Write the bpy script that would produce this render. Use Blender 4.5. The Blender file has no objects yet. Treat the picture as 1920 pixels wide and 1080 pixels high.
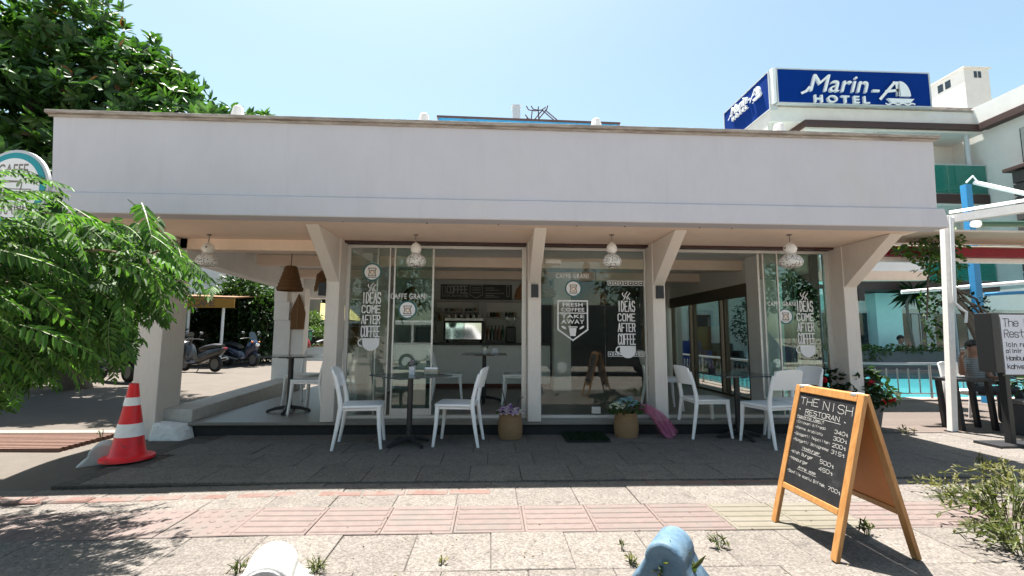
import bpy, math, random
import numpy as np
from mathutils import Vector, Matrix, Quaternion
random.seed(7); rng = np.random.default_rng(7)
scn = bpy.context.scene; col = scn.collection; PI = math.pi; rad = math.radians

# ---------------------------------------------------------------- camera
FPX, CAMH = 853.3, 1.25
_yaw, _pitch, _roll = rad(2.5), rad(6.0), 0.006
_f = Vector((math.sin(_yaw)*math.cos(_pitch), math.cos(_yaw)*math.cos(_pitch), math.sin(_pitch)))
_r0 = Vector((math.cos(_yaw), -math.sin(_yaw), 0)); _u0 = _r0.cross(_f)
_r = _r0*math.cos(_roll) + _u0*math.sin(_roll); _u = -_r0*math.sin(_roll) + _u0*math.cos(_roll)
CAM = Vector((0, 0, CAMH))
cd = bpy.data.cameras.new('camera'); cam = bpy.data.objects.new('camera', cd); col.objects.link(cam)
cam.matrix_world = Matrix(((_r.x, _u.x, -_f.x, 0), (_r.y, _u.y, -_f.y, 0), (_r.z, _u.z, -_f.z, CAMH), (0, 0, 0, 1)))
cd.sensor_width = 36; cd.lens = FPX/1920*36; cd.clip_start = .05; cd.clip_end = 2000
scn.camera = cam
def _ray(px, py): return _r*((px-960)/FPX) - _u*((py-540)/FPX) + _f
def aY(px, py, Y): d = _ray(px, py); return CAM + d*(Y/d.y)
def aZ(px, py, Z): d = _ray(px, py); return CAM + d*((Z-CAMH)/d.z)
def pix(p):
    v = Vector(p)-CAM; z = v.dot(_f)
    if z < .05: return (-9999, -9999)
    return (960+FPX*v.dot(_r)/z, 540-FPX*v.dot(_u)/z)

# ---------------------------------------------------------------- world, sun, exposure
SUN = Vector((-.36, .9, 3.56)).normalized()
w = bpy.data.worlds.new('World'); scn.world = w; w.use_nodes = True
nt = w.node_tree; bg = nt.nodes['Background']
sky = nt.nodes.new('ShaderNodeTexSky'); sky.sky_type = 'NISHITA'; sky.sun_disc = False
sky.sun_elevation = math.asin(SUN.z); sky.sun_rotation = math.atan2(SUN.x, SUN.y)
sky.air_density = 1.0; sky.dust_density = 1.6; sky.ozone_density = 1.0
tint = nt.nodes.new('ShaderNodeMix'); tint.data_type = 'RGBA'; tint.blend_type = 'MULTIPLY'; tint.inputs[0].default_value = 1; tint.inputs[7].default_value = (.915, .955, .80, 1)
nt.links.new(sky.outputs[0], tint.inputs[6]); nt.links.new(tint.outputs[2], bg.inputs[0]); bg.inputs[1].default_value = .051
sl = bpy.data.lights.new('sun', 'SUN'); sl.energy = 3.55; sl.angle = rad(.55); sl.color = (1, .955, .89)
so = bpy.data.objects.new('sun', sl); col.objects.link(so)
so.rotation_euler = SUN.to_track_quat('Z', 'Y').to_euler()
vs = scn.view_settings; vs.view_transform = 'Standard'; vs.look = 'None'; vs.gamma = 1; vs.use_curve_mapping = False
vs.exposure = 2.5
scn.cycles.max_bounces = 12; scn.cycles.transparent_max_bounces = 24; scn.cycles.diffuse_bounces = 8
scn.cycles.use_denoising = True; scn.cycles.caustics_reflective = False; scn.cycles.caustics_refractive = False
scn.cycles.sample_clamp_indirect = 6

# ---------------------------------------------------------------- materials
MATS = {}
def mat(name, c, rough=.6, var=.12, vs_=6., bump=0., bs=60., metal=0., c2=None, obj=0., spec=.5, stain=None, tex='pos', stretch=(1, 1, 1), coat=0.):
    if name in MATS: return MATS[name]
    m = bpy.data.materials.new(name); m.use_nodes = True; n = m.node_tree.nodes; L = m.node_tree.links
    b = n['Principled BSDF']; b.inputs['Roughness'].default_value = rough; b.inputs['Metallic'].default_value = metal
    b.inputs['Specular IOR Level'].default_value = spec; b.inputs['Coat Weight'].default_value = coat
    if tex == 'pos': g = n.new('ShaderNodeNewGeometry'); co = g.outputs['Position']
    else: g = n.new('ShaderNodeTexCoord'); co = g.outputs['Object']
    mp = n.new('ShaderNodeMapping'); mp.inputs['Scale'].default_value = stretch; L.new(co, mp.inputs[0]); co = mp.outputs[0]
    def noise(s, d=4, r=.6):
        t = n.new('ShaderNodeTexNoise'); t.inputs['Scale'].default_value = s; t.inputs['Detail'].default_value = d; t.inputs['Roughness'].default_value = r
        L.new(co, t.inputs['Vector']); return t
    def ramp(fac, a, b_):
        r = n.new('ShaderNodeMapRange'); r.inputs[1].default_value = a; r.inputs[2].default_value = b_; L.new(fac, r.inputs[0]); return r.outputs[0]
    def mix(f, a, bb, mode='MIX'):
        x = n.new('ShaderNodeMix'); x.data_type = 'RGBA'; x.blend_type = mode
        for s, v in ((x.inputs[0], f), (x.inputs[6], a), (x.inputs[7], bb)):
            if hasattr(v, 'links'): L.new(v, s)
            else: s.default_value = v if isinstance(v, float) else (*v, 1)
        return x.outputs[2]
    cur = tuple(c)
    t = noise(vs_)
    if c2 is not None: cur = mix(ramp(t.outputs[0], .38, .62), tuple(c), tuple(c2))
    if var > 0:
        lo, hi = 1-var, 1+var
        cur = mix(1.0, cur, mix(ramp(noise(vs_*2.7, 6, .7).outputs[0], .3, .7), (lo, lo, lo), (hi, hi, hi)), 'MULTIPLY')
    if obj > 0:
        o = n.new('ShaderNodeObjectInfo')
        cur = mix(1.0, cur, mix(o.outputs['Random'], (1-obj,)*3, (1+obj,)*3), 'MULTIPLY')
    if stain is not None:   # (colour, scale, threshold, amount)
        sc_, s2, th, am = stain
        r = ramp(noise(s2, 5, .65).outputs[0], th, th+.12)
        k = n.new('ShaderNodeMath'); k.operation = 'MULTIPLY'; k.inputs[1].default_value = am; L.new(r, k.inputs[0])
        cur = mix(k.outputs[0], cur, tuple(sc_))
    if hasattr(cur, 'links'): L.new(cur, b.inputs['Base Color'])
    else: b.inputs['Base Color'].default_value = (*cur, 1)
    if bump > 0:
        bt = noise(bs, 5, .6); bm = n.new('ShaderNodeBump'); bm.inputs['Strength'].default_value = min(1, bump); bm.inputs['Distance'].default_value = .01
        L.new(bt.outputs[0], bm.inputs['Height']); L.new(bm.outputs[0], b.inputs['Normal'])
    MATS[name] = m; return m
def leafmat(name, c, c2, rough=.38, tr=.3, obj=.0, var_scale=3.):
    if name in MATS: return MATS[name]
    m = bpy.data.materials.new(name); m.use_nodes = True; n = m.node_tree.nodes; L = m.node_tree.links; b = n['Principled BSDF']
    g = n.new('ShaderNodeNewGeometry')
    x = n.new('ShaderNodeMix'); x.data_type = 'RGBA'; x.inputs[6].default_value = (*c, 1); x.inputs[7].default_value = (*c2, 1)
    L.new(g.outputs['Random Per Island'], x.inputs[0])
    cur = x.outputs[2]
    if obj:
        o = n.new('ShaderNodeObjectInfo'); y = n.new('ShaderNodeMix'); y.data_type = 'RGBA'; y.blend_type = 'MULTIPLY'; y.inputs[0].default_value = 1
        z = n.new('ShaderNodeMix'); z.data_type = 'RGBA'; z.inputs[6].default_value = (1-obj, 1-obj, 1-obj, 1); z.inputs[7].default_value = (1+obj, 1+obj, 1+obj*.6, 1)
        L.new(o.outputs['Random'], z.inputs[0]); L.new(cur, y.inputs[6]); L.new(z.outputs[2], y.inputs[7]); cur = y.outputs[2]
    L.new(cur, b.inputs['Base Color']); b.inputs['Roughness'].default_value = rough; b.inputs['Specular IOR Level'].default_value = .28
    t = n.new('ShaderNodeBsdfTranslucent'); gm = n.new('ShaderNodeMix'); gm.data_type = 'RGBA'; gm.blend_type = 'MULTIPLY'; gm.inputs[0].default_value = 1
    gm.inputs[7].default_value = (1.6, 1.9, .7, 1); L.new(cur, gm.inputs[6]); L.new(gm.outputs[2], t.inputs[0])
    s = n.new('ShaderNodeMixShader'); s.inputs[0].default_value = tr; L.new(b.outputs[0], s.inputs[1]); L.new(t.outputs[0], s.inputs[2])
    L.new(s.outputs[0], n['Material Output'].inputs[0]); MATS[name] = m; return m
def glassmat(name, tint, ior=1.52, boost=1.0, rough=0.0):
    if name in MATS: return MATS[name]
    m = bpy.data.materials.new(name); m.use_nodes = True; n = m.node_tree.nodes; L = m.node_tree.links
    n.remove(n['Principled BSDF'])
    t = n.new('ShaderNodeBsdfTransparent'); t.inputs[0].default_value = (*tint, 1)
    g = n.new('ShaderNodeBsdfGlossy'); g.inputs['Roughness'].default_value = rough; g.inputs[0].default_value = (.96, .98, .98, 1)
    f = n.new('ShaderNodeFresnel'); f.inputs[0].default_value = ior
    k = n.new('ShaderNodeMath'); k.operation = 'MULTIPLY'; k.inputs[1].default_value = boost; k.use_clamp = True; L.new(f.outputs[0], k.inputs[0])
    s = n.new('ShaderNodeMixShader'); L.new(k.outputs[0], s.inputs[0]); L.new(t.outputs[0], s.inputs[1]); L.new(g.outputs[0], s.inputs[2])
    L.new(s.outputs[0], n['Material Output'].inputs[0]); MATS[name] = m; return m

# ---------------------------------------------------------------- mesh building
OFF = {}                                     # object -> world position of its thing (children of unrotated things are given in world space)
def xf(loc=(0, 0, 0), rz=0, s=1): return Matrix.Translation(loc) @ Matrix.Rotation(rz, 4, 'Z') @ Matrix.Scale(s, 4)
def frame(o, u, v):                          # 2D plane -> 3D: x along u, y along v, z along the normal
    u = Vector(u).normalized(); v = Vector(v); v = (v - u*v.dot(u)).normalized(); n = u.cross(v)
    return Matrix(((u.x, v.x, n.x, o[0]), (u.y, v.y, n.y, o[1]), (u.z, v.z, n.z, o[2]), (0, 0, 0, 1)))
class MB:
    def __init__(s): s.v = []; s.f = []; s.m = []
    def add(s, vs_, fs, m=0, M=None):
        k = len(s.v)
        s.v += [tuple(M @ Vector(p)) for p in vs_] if M is not None else [tuple(p) for p in vs_]
        s.f += [tuple(i+k for i in f) for f in fs]; s.m += [m]*len(fs); return s
    def box(s, x0, x1, y0, y1, z0, z1, m=0, M=None):
        return s.add([(x0, y0, z0), (x1, y0, z0), (x1, y1, z0), (x0, y1, z0), (x0, y0, z1), (x1, y0, z1), (x1, y1, z1), (x0, y1, z1)],
                     [(0, 3, 2, 1), (4, 5, 6, 7), (0, 1, 5, 4), (1, 2, 6, 5), (2, 3, 7, 6), (3, 0, 4, 7)], m, M)
    def hexa(s, b, t, m=0, M=None):          # bottom loop, top loop of 4
        return s.add(list(b)+list(t), [(0, 3, 2, 1), (4, 5, 6, 7), (0, 1, 5, 4), (1, 2, 6, 5), (2, 3, 7, 6), (3, 0, 4, 7)], m, M)
    def prism(s, poly, h0, h1, m=0, M=None):
        n = len(poly); return s.add([(x, y, h0) for x, y in poly]+[(x, y, h1) for x, y in poly],
            [tuple(range(n))[::-1], tuple(range(n, 2*n))]+[(i, (i+1) % n, n+(i+1) % n, n+i) for i in range(n)], m, M)
    def flat(s, poly, m=0, M=None, h=0): n = len(poly); return s.add([(x, y, h) for x, y in poly], [tuple(range(n))], m, M)
    def tube(s, pts, r, n=8, m=0, M=None, caps=True, sq=None):
        pts = [Vector(p) for p in pts]; N = len(pts)
        rs = r if isinstance(r, (list, tuple)) else [r]*N
        vs_ = []; up = None
        for i, p in enumerate(pts):
            d = (pts[min(i+1, N-1)]-pts[max(i-1, 0)]).normalized()
            if up is None: up = Vector((0, 0, 1)) if abs(d.z) < .9 else Vector((0, 1, 0))
            a = d.cross(up)
            if a.length < 1e-4: a = d.cross(Vector((1, 0, .1)))
            a.normalize(); b = a.cross(d).normalized(); up = b
            for k in range(n):
                t = 2*PI*(k+.5)/n; ca, sa = math.cos(t), math.sin(t)
                if sq: ca, sa = ca*sq[0], sa*sq[1]
                vs_.append(p + a*(ca*rs[i]) + b*(sa*rs[i]))
        fs = [(i*n+k, i*n+(k+1) % n, (i+1)*n+(k+1) % n, (i+1)*n+k) for i in range(N-1) for k in range(n)]
        if caps: fs += [tuple(range(n))[::-1], tuple(range((N-1)*n, N*n))]
        return s.add(vs_, fs, m, M)
    def lathe(s, prof, n=24, m=0, M=None, caps=True):
        N = len(prof); vs_ = [(r*math.cos(2*PI*k/n), r*math.sin(2*PI*k/n), z) for r, z in prof for k in range(n)]
        fs = [(i*n+k, i*n+(k+1) % n, (i+1)*n+(k+1) % n, (i+1)*n+k) for i in range(N-1) for k in range(n)]
        if caps: fs += [tuple(range(n))[::-1], tuple(range((N-1)*n, N*n))]
        return s.add(vs_, fs, m, M)
    def ball(s, c, r, n=12, m=0, sc=(1, 1, 1), M=None):
        h = n//2; prof = [(max(.001, math.sin(PI*i/h)), -math.cos(PI*i/h)) for i in range(h+1)]
        MM = Matrix.Translation(c) @ Matrix.Diagonal((r*sc[0], r*sc[1], r*sc[2], 1))
        return s.lathe(prof, n, m, (M @ MM) if M is not None else MM)
    def build(s, name, mats, parent=None, smooth=None, bevel=0, kind=None, seg=2):
        me = bpy.data.meshes.new(name); v = s.v
        if parent is not None and parent in OFF:
            o_ = OFF[parent]; v = [(p[0]-o_[0], p[1]-o_[1], p[2]-o_[2]) for p in v]
        me.from_pydata(v, [], s.f)
        for m in (mats if isinstance(mats, (list, tuple)) else [mats]): me.materials.append(m)
        if any(s.m): me.polygons.foreach_set('material_index', s.m)
        if smooth is not None:
            me.polygons.foreach_set('use_smooth', [True]*len(s.f)); me.update()
            me.set_sharp_from_angle(angle=rad(smooth))
        ob = link(name, me, parent, kind)
        if bevel:
            bv = ob.modifiers.new('bevel', 'BEVEL'); bv.width = bevel; bv.segments = seg; bv.limit_method = 'ANGLE'; bv.angle_limit = rad(40)
        return ob
def link(name, me, parent=None, kind=None):
    ob = bpy.data.objects.new(name, me); col.objects.link(ob)
    if parent is not None:
        ob.parent = parent
        if parent in OFF: OFF[ob] = OFF[parent]
    if kind: ob['kind'] = kind
    return ob
def tag(o, label=None, cat=None, group=None, kind=None):
    for k, v in (('label', label), ('category', cat), ('group', group), ('kind', kind)):
        if v: o[k] = v
    return o
def thing(name, label, cat, loc=(0, 0, 0), rz=0, group=None, world=False):
    o = bpy.data.objects.new(name, None); col.objects.link(o); o.location = loc; o.rotation_euler = (0, 0, rz); o.empty_display_size = .1
    if world: OFF[o] = Vector(loc)
    return tag(o, label, cat, group)
def copy_tree(o, parent=None):
    c = o.copy(); col.objects.link(c)
    if parent is not None: c.parent = parent
    for ch in list(o.children): copy_tree(ch, c)
    return c
def bigmesh(name, V, F, mats, parent=None, kind=None, mi=None):
    me = bpy.data.meshes.new(name); V = np.asarray(V, dtype=np.float32); F = np.asarray(F, dtype=np.int32)
    if parent is not None and parent in OFF: V = V - np.array(OFF[parent], dtype=np.float32)
    k = F.shape[1]; me.vertices.add(len(V)); me.vertices.foreach_set('co', V.ravel())
    me.loops.add(F.size); me.loops.foreach_set('vertex_index', F.ravel())
    me.polygons.add(len(F)); me.polygons.foreach_set('loop_start', np.arange(0, F.size, k, dtype=np.int32))
    for m in (mats if isinstance(mats, (list, tuple)) else [mats]): me.materials.append(m)
    if mi is not None: me.polygons.foreach_set('material_index', np.asarray(mi, dtype=np.int32))
    me.update(calc_edges=True); me.validate()
    return link(name, me, parent, kind)

# ---------------------------------------------------------------- lettering: a single-stroke hand for chalk and pen, the built-in font for print
_ST = dict(A="00 26 40|12 32", B="00 06 36 45 44 33 03|33 42 41 30 00", C="45 36 16 05 01 10 30 41", D="00 06 26 44 42 20 00", E="46 06 00 40|03 33", F="46 06 00|03 33",
 G="45 36 16 05 01 10 30 41 43 23", H="00 06|40 46|03 43", I="20 26", J="46 41 30 10 01", K="00 06|46 02|13 40", L="06 00 40", M="00 06 23 46 40", N="00 06 40 46", O="10 01 05 16 36 45 41 30 10",
 P="00 06 36 45 44 33 03", R="00 06 36 45 44 33 03|23 40", S="45 36 16 05 04 13 33 42 41 30 10 01", T="06 46|26 20", U="06 01 10 30 41 46", V="06 20 46", W="06 10 23 30 46", Y="06 23 46|23 20", Z="06 46 00 40",
 a="44 40|43 34 14 03 01 10 30 41", b="06 00|03 14 34 43 41 30 10 01", c="43 34 14 03 01 10 30 41", d="46 40|43 34 14 03 01 10 30 41", e="02 42 43 34 14 03 01 10 30 41", f="36 26 15 10|04 24",
 g="44 4a 3b 1b 0a|43 34 14 03 01 10 30 41", h="06 00|03 14 34 43 40", i="20 24|25 26", k="06 00|34 02|12 40", l="26 20", m="00 04|03 14 23 20|23 34 43 40", n="00 04|03 14 34 43 40", o="10 01 03 14 34 43 41 30 10",
 p="04 0b|03 14 34 43 41 30 10 01", r="00 04|02 14 34", s="43 34 14 03 12 32 41 30 10 01", t="26 21 30|04 44", u="04 01 10 30 41|44 40", v="04 20 44", y="04 20|44 20 0b", z="04 44 00 40")
_ST.update({'0': "10 01 05 16 36 45 41 30 10", '1': "15 26 20", '2': "05 16 36 45 44 00 40", '3': "05 16 36 45 44 33 42 41 30 10 01|33 23", '4': "30 36 02 42", '5': "46 06 03 33 42 41 30 00", '7': "06 46 10",
 '-': "03 43", '~': "03 14 32 43", 'q': "25 20 30 31|03 33", '.': "20 21", '&': "40 05 16 25 03 01 10 43"})
def strokes(ch):
    out = []
    for s in _ST.get(ch, '').split('|'):
        out.append([(int(p[0]), {'a': -1, 'b': -2}.get(p[1]) if p[1] in 'ab' else int(p[1])) for p in s.split()])
    return [s for s in out if len(s) > 1]
def ribbon(mb, pts, t, M, m=0, h=0, close=False, square=True):
    pts = [Vector((p[0], p[1])) for p in pts]
    if close: pts = pts+[pts[0]]
    for a, b in zip(pts, pts[1:]):
        d = b-a
        if d.length < 1e-6: continue
        d.normalize(); e = d*(t*.5 if square else t*.3); n = Vector((-d.y, d.x))*t*.5
        mb.add([(q.x, q.y, h) for q in (a-e-n, b+e-n, b+e+n, a-e+n)], [(0, 1, 2, 3)], m, M); h += 2e-5
def hand(mb, text, x, y, H, t, M, wide=.62, jit=0, gap=.5, m=0, fit=None, h=0, slope=0):
    sw = H/6*wide*1.5; adv = 4*sw+gap*sw*2
    if fit: k = fit/(len(text)*adv-gap*sw*2); sw *= k; adv *= k
    for i, ch in enumerate(text):
        ox = x+i*adv; oy = y+slope*i*adv+random.uniform(-jit, jit)*H; tl = random.uniform(-jit, jit)*.8
        for s in strokes(ch):
            ribbon(mb, [(ox+px*sw+tl*py*H/6+random.uniform(-jit, jit)*sw, oy+py*H/6+random.uniform(-jit, jit)*H*.4) for px, py in s], t, M, m, h)
def text_mesh(body, size, extrude=0, shear=0, bold=0, space=1, bevel=0):
    cu = bpy.data.curves.new('t', 'FONT'); cu.body = body; cu.size = size; cu.extrude = extrude; cu.shear = shear; cu.offset = bold; cu.space_character = space; cu.align_x = 'CENTER'; cu.align_y = 'CENTER'
    cu.resolution_u = 3; cu.bevel_depth = bevel
    ob = bpy.data.objects.new('t', cu); col.objects.link(ob); dg = bpy.context.evaluated_depsgraph_get()
    me = bpy.data.meshes.new_from_object(ob.evaluated_get(dg)); V = [v.co.copy() for v in me.vertices]; F = [tuple(p.vertices) for p in me.polygons]
    bpy.data.objects.remove(ob); bpy.data.curves.remove(cu); bpy.data.meshes.remove(me); return V, F
def print_text(mb, body, size, M, extrude=0, shear=0, bold=0, space=1, fit=None, m=0, h=0):
    V, F = text_mesh(body, size, extrude, shear, bold, space)
    if fit:
        w_ = max(v.x for v in V)-min(v.x for v in V); k = fit/w_
        for v in V: v.x *= k
    for v in V: v.z += h
    mb.add(V, F, m, M)
def circ(cx, cy, r, n=28, a0=0, a1=2*PI, ry=None): return [(cx+r*math.cos(a0+(a1-a0)*i/n), cy+(ry or r)*math.sin(a0+(a1-a0)*i/n)) for i in range(n+(0 if abs(a1-a0-2*PI) < 1e-6 else 1))]
# ================================================================ the setting: ground, lane, road, pavement, pool water
def lane_z(y): t = min(1, max(0, (y-3.6)/1.5)); return -.17+.145*t*t*(3-2*t)
def front_z(x): return .016*(x+1.6) if x < -1.6 else 0.0
m_slab = mat('granite slab', (.122, .107, .094), .85, .14, 2.2, .5, 180, obj=.09, stain=((.06, .053, .047), 3.4, .56, .38))
n_ = m_slab.node_tree.nodes; L_ = m_slab.node_tree.links          # aggregate speckle
g_ = n_.new('ShaderNodeNewGeometry'); vo = n_.new('ShaderNodeTexVoronoi'); vo.inputs['Scale'].default_value = 95; L_.new(g_.outputs['Position'], vo.inputs['Vector'])
rp = n_.new('ShaderNodeMapRange'); sx = n_.new('ShaderNodeSeparateColor'); L_.new(vo.outputs['Color'], sx.inputs[0]); L_.new(sx.outputs[0], rp.inputs[0]); rp.inputs[3].default_value = .60; rp.inputs[4].default_value = 1.32
b_ = n_['Principled BSDF']; src = b_.inputs['Base Color'].links[0].from_socket
mx = n_.new('ShaderNodeMix'); mx.data_type = 'RGBA'; mx.blend_type = 'MULTIPLY'; mx.inputs[0].default_value = 1; L_.new(src, mx.inputs[6]); L_.new(rp.outputs[0], mx.inputs[7]); L_.new(mx.outputs[2], b_.inputs['Base Color'])
# old chewing gum and drips: scattered dark rounds
v2 = n_.new('ShaderNodeTexVoronoi'); v2.inputs['Scale'].default_value = 2.6; L_.new(g_.outputs['Position'], v2.inputs['Vector']); r2 = n_.new('ShaderNodeMapRange'); r2.inputs[1].default_value = .05; r2.inputs[2].default_value = .075; r2.inputs[3].default_value = .62; r2.inputs[4].default_value = 1.0; L_.new(v2.outputs['Distance'], r2.inputs[0])
src = b_.inputs['Base Color'].links[0].from_socket; mx2 = n_.new('ShaderNodeMix'); mx2.data_type = 'RGBA'; mx2.blend_type = 'MULTIPLY'; mx2.inputs[0].default_value = 1; L_.new(src, mx2.inputs[6]); L_.new(r2.outputs[0], mx2.inputs[7]); L_.new(mx2.outputs[2], b_.inputs['Base Color'])
m_mortar = mat('mortar', (.08, .068, .057), .95, .4, 14., .6, 120, c2=(.045, .04, .034))
m_pink = mat('pink tactile concrete', (.122, .090, .081), .8, .14, 5., .3, 150, obj=.07, stain=((.104, .09, .08), 3., .5, .7))
m_yellow = mat('yellow tactile concrete', (.113, .101, .075), .8, .08, 5., .3, 150, obj=.05, stain=((.135, .12, .10), 4., .5, .5))
m_redkerb = mat('red kerb concrete', (.125, .068, .055), .85, .2, 9., .4, 90, obj=.12, stain=((.122, .107, .095), 5., .46, .75))
m_lane = mat('lane concrete', (.076, .062, .050), .9, .12, 1.2, .5, 90, c2=(.084, .070, .057), stain=((.065, .055, .047), 2.2, .62, .4))
m_road = mat('pale bounce asphalt', (.28, .25, .22), .9, .25, 3., .7, 150)  # asphalt lightened on purpose, to bounce sun up under the canopy
m_ground = mat('dry earth', (.17, .145, .115), .95, .2, 2., .5, 40)
m_kerb = mat('kerb concrete', (.165, .15, .13), .9, .15, 7., .4, 80, stain=((.2, .18, .16), 5., .58, .4))

g = MB().add([(-700, -700, -.36), (700, -700, -.36), (700, 700, -.36), (-700, 700, -.36)], [(0, 1, 2, 3)]).build('ground', m_ground, kind='structure')
# lane beside the cafe
xs = np.linspace(-60, -3.3, 40); ys = np.concatenate([np.linspace(1.7, 8, 50), np.linspace(8.6, 70, 40)])
V = [(x, y, lane_z(y)+.012*math.sin(x*1.3+y*.7)) for y in ys for x in xs]; nx = len(xs)
F = [(j*nx+i, j*nx+i+1, (j+1)*nx+i+1, (j+1)*nx+i) for j in range(len(ys)-1) for i in range(nx-1)]
lane = bigmesh('lane', V, F, m_lane, kind='structure')
MB().add([(-90, -9.0, -.15), (90, -9.0, -.15), (90, 1.62, -.15), (-90, 1.62, -.15)], [(0, 1, 2, 3)]).build('road', m_road, kind='structure')
MB().box(-90, 90, -14, -9, -.35, -.02).build('far_pavement', m_road, kind='structure')
# pavement bed with joints a little below the slabs
pav = MB()
pav.box(-3.62, 9.0, 4.07, 5.97, -.34, -.008)
N = 26; xs_ = [-4.4+i*(13.4/N) for i in range(N+1)]
for a, b in zip(xs_, xs_[1:]):
    za, zb = front_z(a)-.008, front_z(b)-.008
    pav.hexa([(a, 1.66, -.34), (b, 1.66, -.34), (b, 4.068, -.34), (a, 4.068, -.34)], [(a, 1.66, za), (b, 1.66, zb), (b, 4.068, zb), (a, 4.068, za)])
pavement = pav.build('pavement', m_mortar, kind='structure')
def slab_mesh(w_, d_, name, mt, t=.05, ch=.004):
    b = MB(); x, y = w_/2, d_/2
    b.add([(-x, -y, -t), (x, -y, -t), (x, y, -t), (-x, y, -t), (-x, -y, -ch), (x, -y, -ch), (x, y, -ch), (-x, y, -ch), (-x+ch, -y+ch, 0), (x-ch, -y+ch, 0), (x-ch, y-ch, 0), (-x+ch, y-ch, 0)],
          [(0, 3, 2, 1)]+[(i, (i+1) % 4, 4+(i+1) % 4, 4+i) for i in range(4)]+[(4+i, 4+(i+1) % 4, 8+(i+1) % 4, 8+i) for i in range(4)]+[(8, 9, 10, 11)])
    me = bpy.data.meshes.new(name); me.from_pydata(b.v, [], b.f); me.materials.append(mt); return me
S = .462
me_slab = slab_mesh(S-.0035, S-.0035, 'paving_slab', m_slab)
def lay(me, name, x, y, z, tilt=.0025, slope=0, dz=.002):
    o = link(name, me, pavement); o.location = (x, y, z+random.uniform(-dz, dz)); o.rotation_euler = (random.gauss(0, tilt), -slope+random.gauss(0, tilt), random.gauss(0, .004)); return o
def wob(x, y): return .010*math.sin(x*1.1+y*2.1)+.006*math.sin(x*2.9-y)
for r in range(4):
    for i in range(27):
        x = -3.42+S*.5+i*S+(.16 if r % 2 else 0); lay(me_slab, 'paving_slab', x, 4.10+S*(r+.5), abs(wob(x, r))*.5+.001)
tac_y = 3.045
for r, y in enumerate((tac_y-2.5*S, tac_y-1.5*S, tac_y-.5*S, tac_y+1.5*S)):
    for i in range(27 if r else 18):
        x = -4.15+S*.5+i*S+(.2 if r % 2 else 0); sl_ = .016 if x < -1.6 else 0
        lay(me_slab, 'paving_slab', x, y, front_z(x)+abs(wob(x, r))*.3, slope=sl_)
# tactile strip: bar tiles, blister tiles at the corner, one yellow stretch
def bar_tile(mt, name):
    me = slab_mesh(S-.0035, S-.0035, name, mt); b = MB(); h = (S-.006)/2-.012
    for k in range(5):
        y = -h+.04+k*(2*h-.08)/4; w0, w1 = .031, .022
        b.hexa([(-h, y-w0, -.002), (h, y-w0, -.002), (h, y+w0, -.002), (-h, y+w0, -.002)], [(-h+.008, y-w1, .006), (h-.008, y-w1, .006), (h-.008, y+w1, .006), (-h+.008, y+w1, .006)])
    v0 = [tuple(v.co) for v in me.vertices]; f0 = [tuple(p.vertices) for p in me.polygons]; b.add(v0, f0)
    m2 = bpy.data.meshes.new(name); m2.from_pydata(b.v, [], b.f); m2.materials.append(mt); return m2
def dot_tile(mt, name):
    b = MB(); me = slab_mesh(S-.0035, S-.0035, name, mt); b.add([tuple(v.co) for v in me.vertices], [tuple(p.vertices) for p in me.polygons])
    for i in range(5):
        for j in range(5): b.lathe([(.022, -.001), (.016, .004), (.008, .005)], 6, 0, Matrix.Translation((-.18+i*.09, -.18+j*.09, 0)))
    m2 = bpy.data.meshes.new(name); m2.from_pydata(b.v, [], b.f); m2.materials.append(mt); return m2
me_bar, me_bary, me_dot = bar_tile(m_pink, 'tactile_tile'), bar_tile(m_yellow, 'tactile_tile'), dot_tile(m_pink, 'tactile_tile')
me_plainp = slab_mesh(S-.0035, S-.0035, 'tactile_tile', m_pink)
for i in range(27):
    x = -1.62+S*.5+(i-6)*S
    if x > 9: break
    me = me_plainp if i < 3 else me_dot if i < 6 else me_bary if i in (13, 14) else me_bar
    lay(me, 'tactile_tile', x, tac_y+S*.5, front_z(x)+.004+abs(wob(x, 1))*.2, slope=.016 if x < -1.6 else 0)
# row of narrow slabs against the kerb, and the old red kerb stones
me_nar = slab_mesh(S-.006, .135, 'paving_slab', m_slab)
for i in range(27):
    x = -4.15+S*.5+i*S; lay(me_nar, 'paving_slab', x, 4.03-.045, front_z(x), slope=.016 if x < -1.6 else 0)
me_red = slab_mesh(.338, .11, 'kerb_stone', m_redkerb, t=.11, ch=.012)
for i in range(12):
    x = -3.9+i*.34
    if x > .1: break
    up = max(0, .035-.011*i); lay(me_red, 'kerb_stone', x, 3.80-.05+.006*i, front_z(x)+up+.005, .008, .016 if x < -1.6 else 0)
for i in range(5): lay(me_red, 'kerb_stone', 1.5+i*.34, 4.0+.004*i, .006)
# edge kerb at the road, where the bollards stand
me_ek = slab_mesh(.92, .16, 'kerb_stone', m_kerb, t=.3, ch=.015)
for i in range(15): x = -3.9+i*.93; lay(me_ek, 'kerb_stone', x, 1.58, front_z(x)-.002, .002, .016 if x < -1.6 else 0)
# concrete kerbs along the lane's gutter
MB().box(-30, -4.28, 6.03, 6.20, -.2, .025).box(-30, -4.5, 5.0, 5.17, -.25, -.035).build('lane_kerb', m_kerb, kind='structure', bevel=.01)

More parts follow.
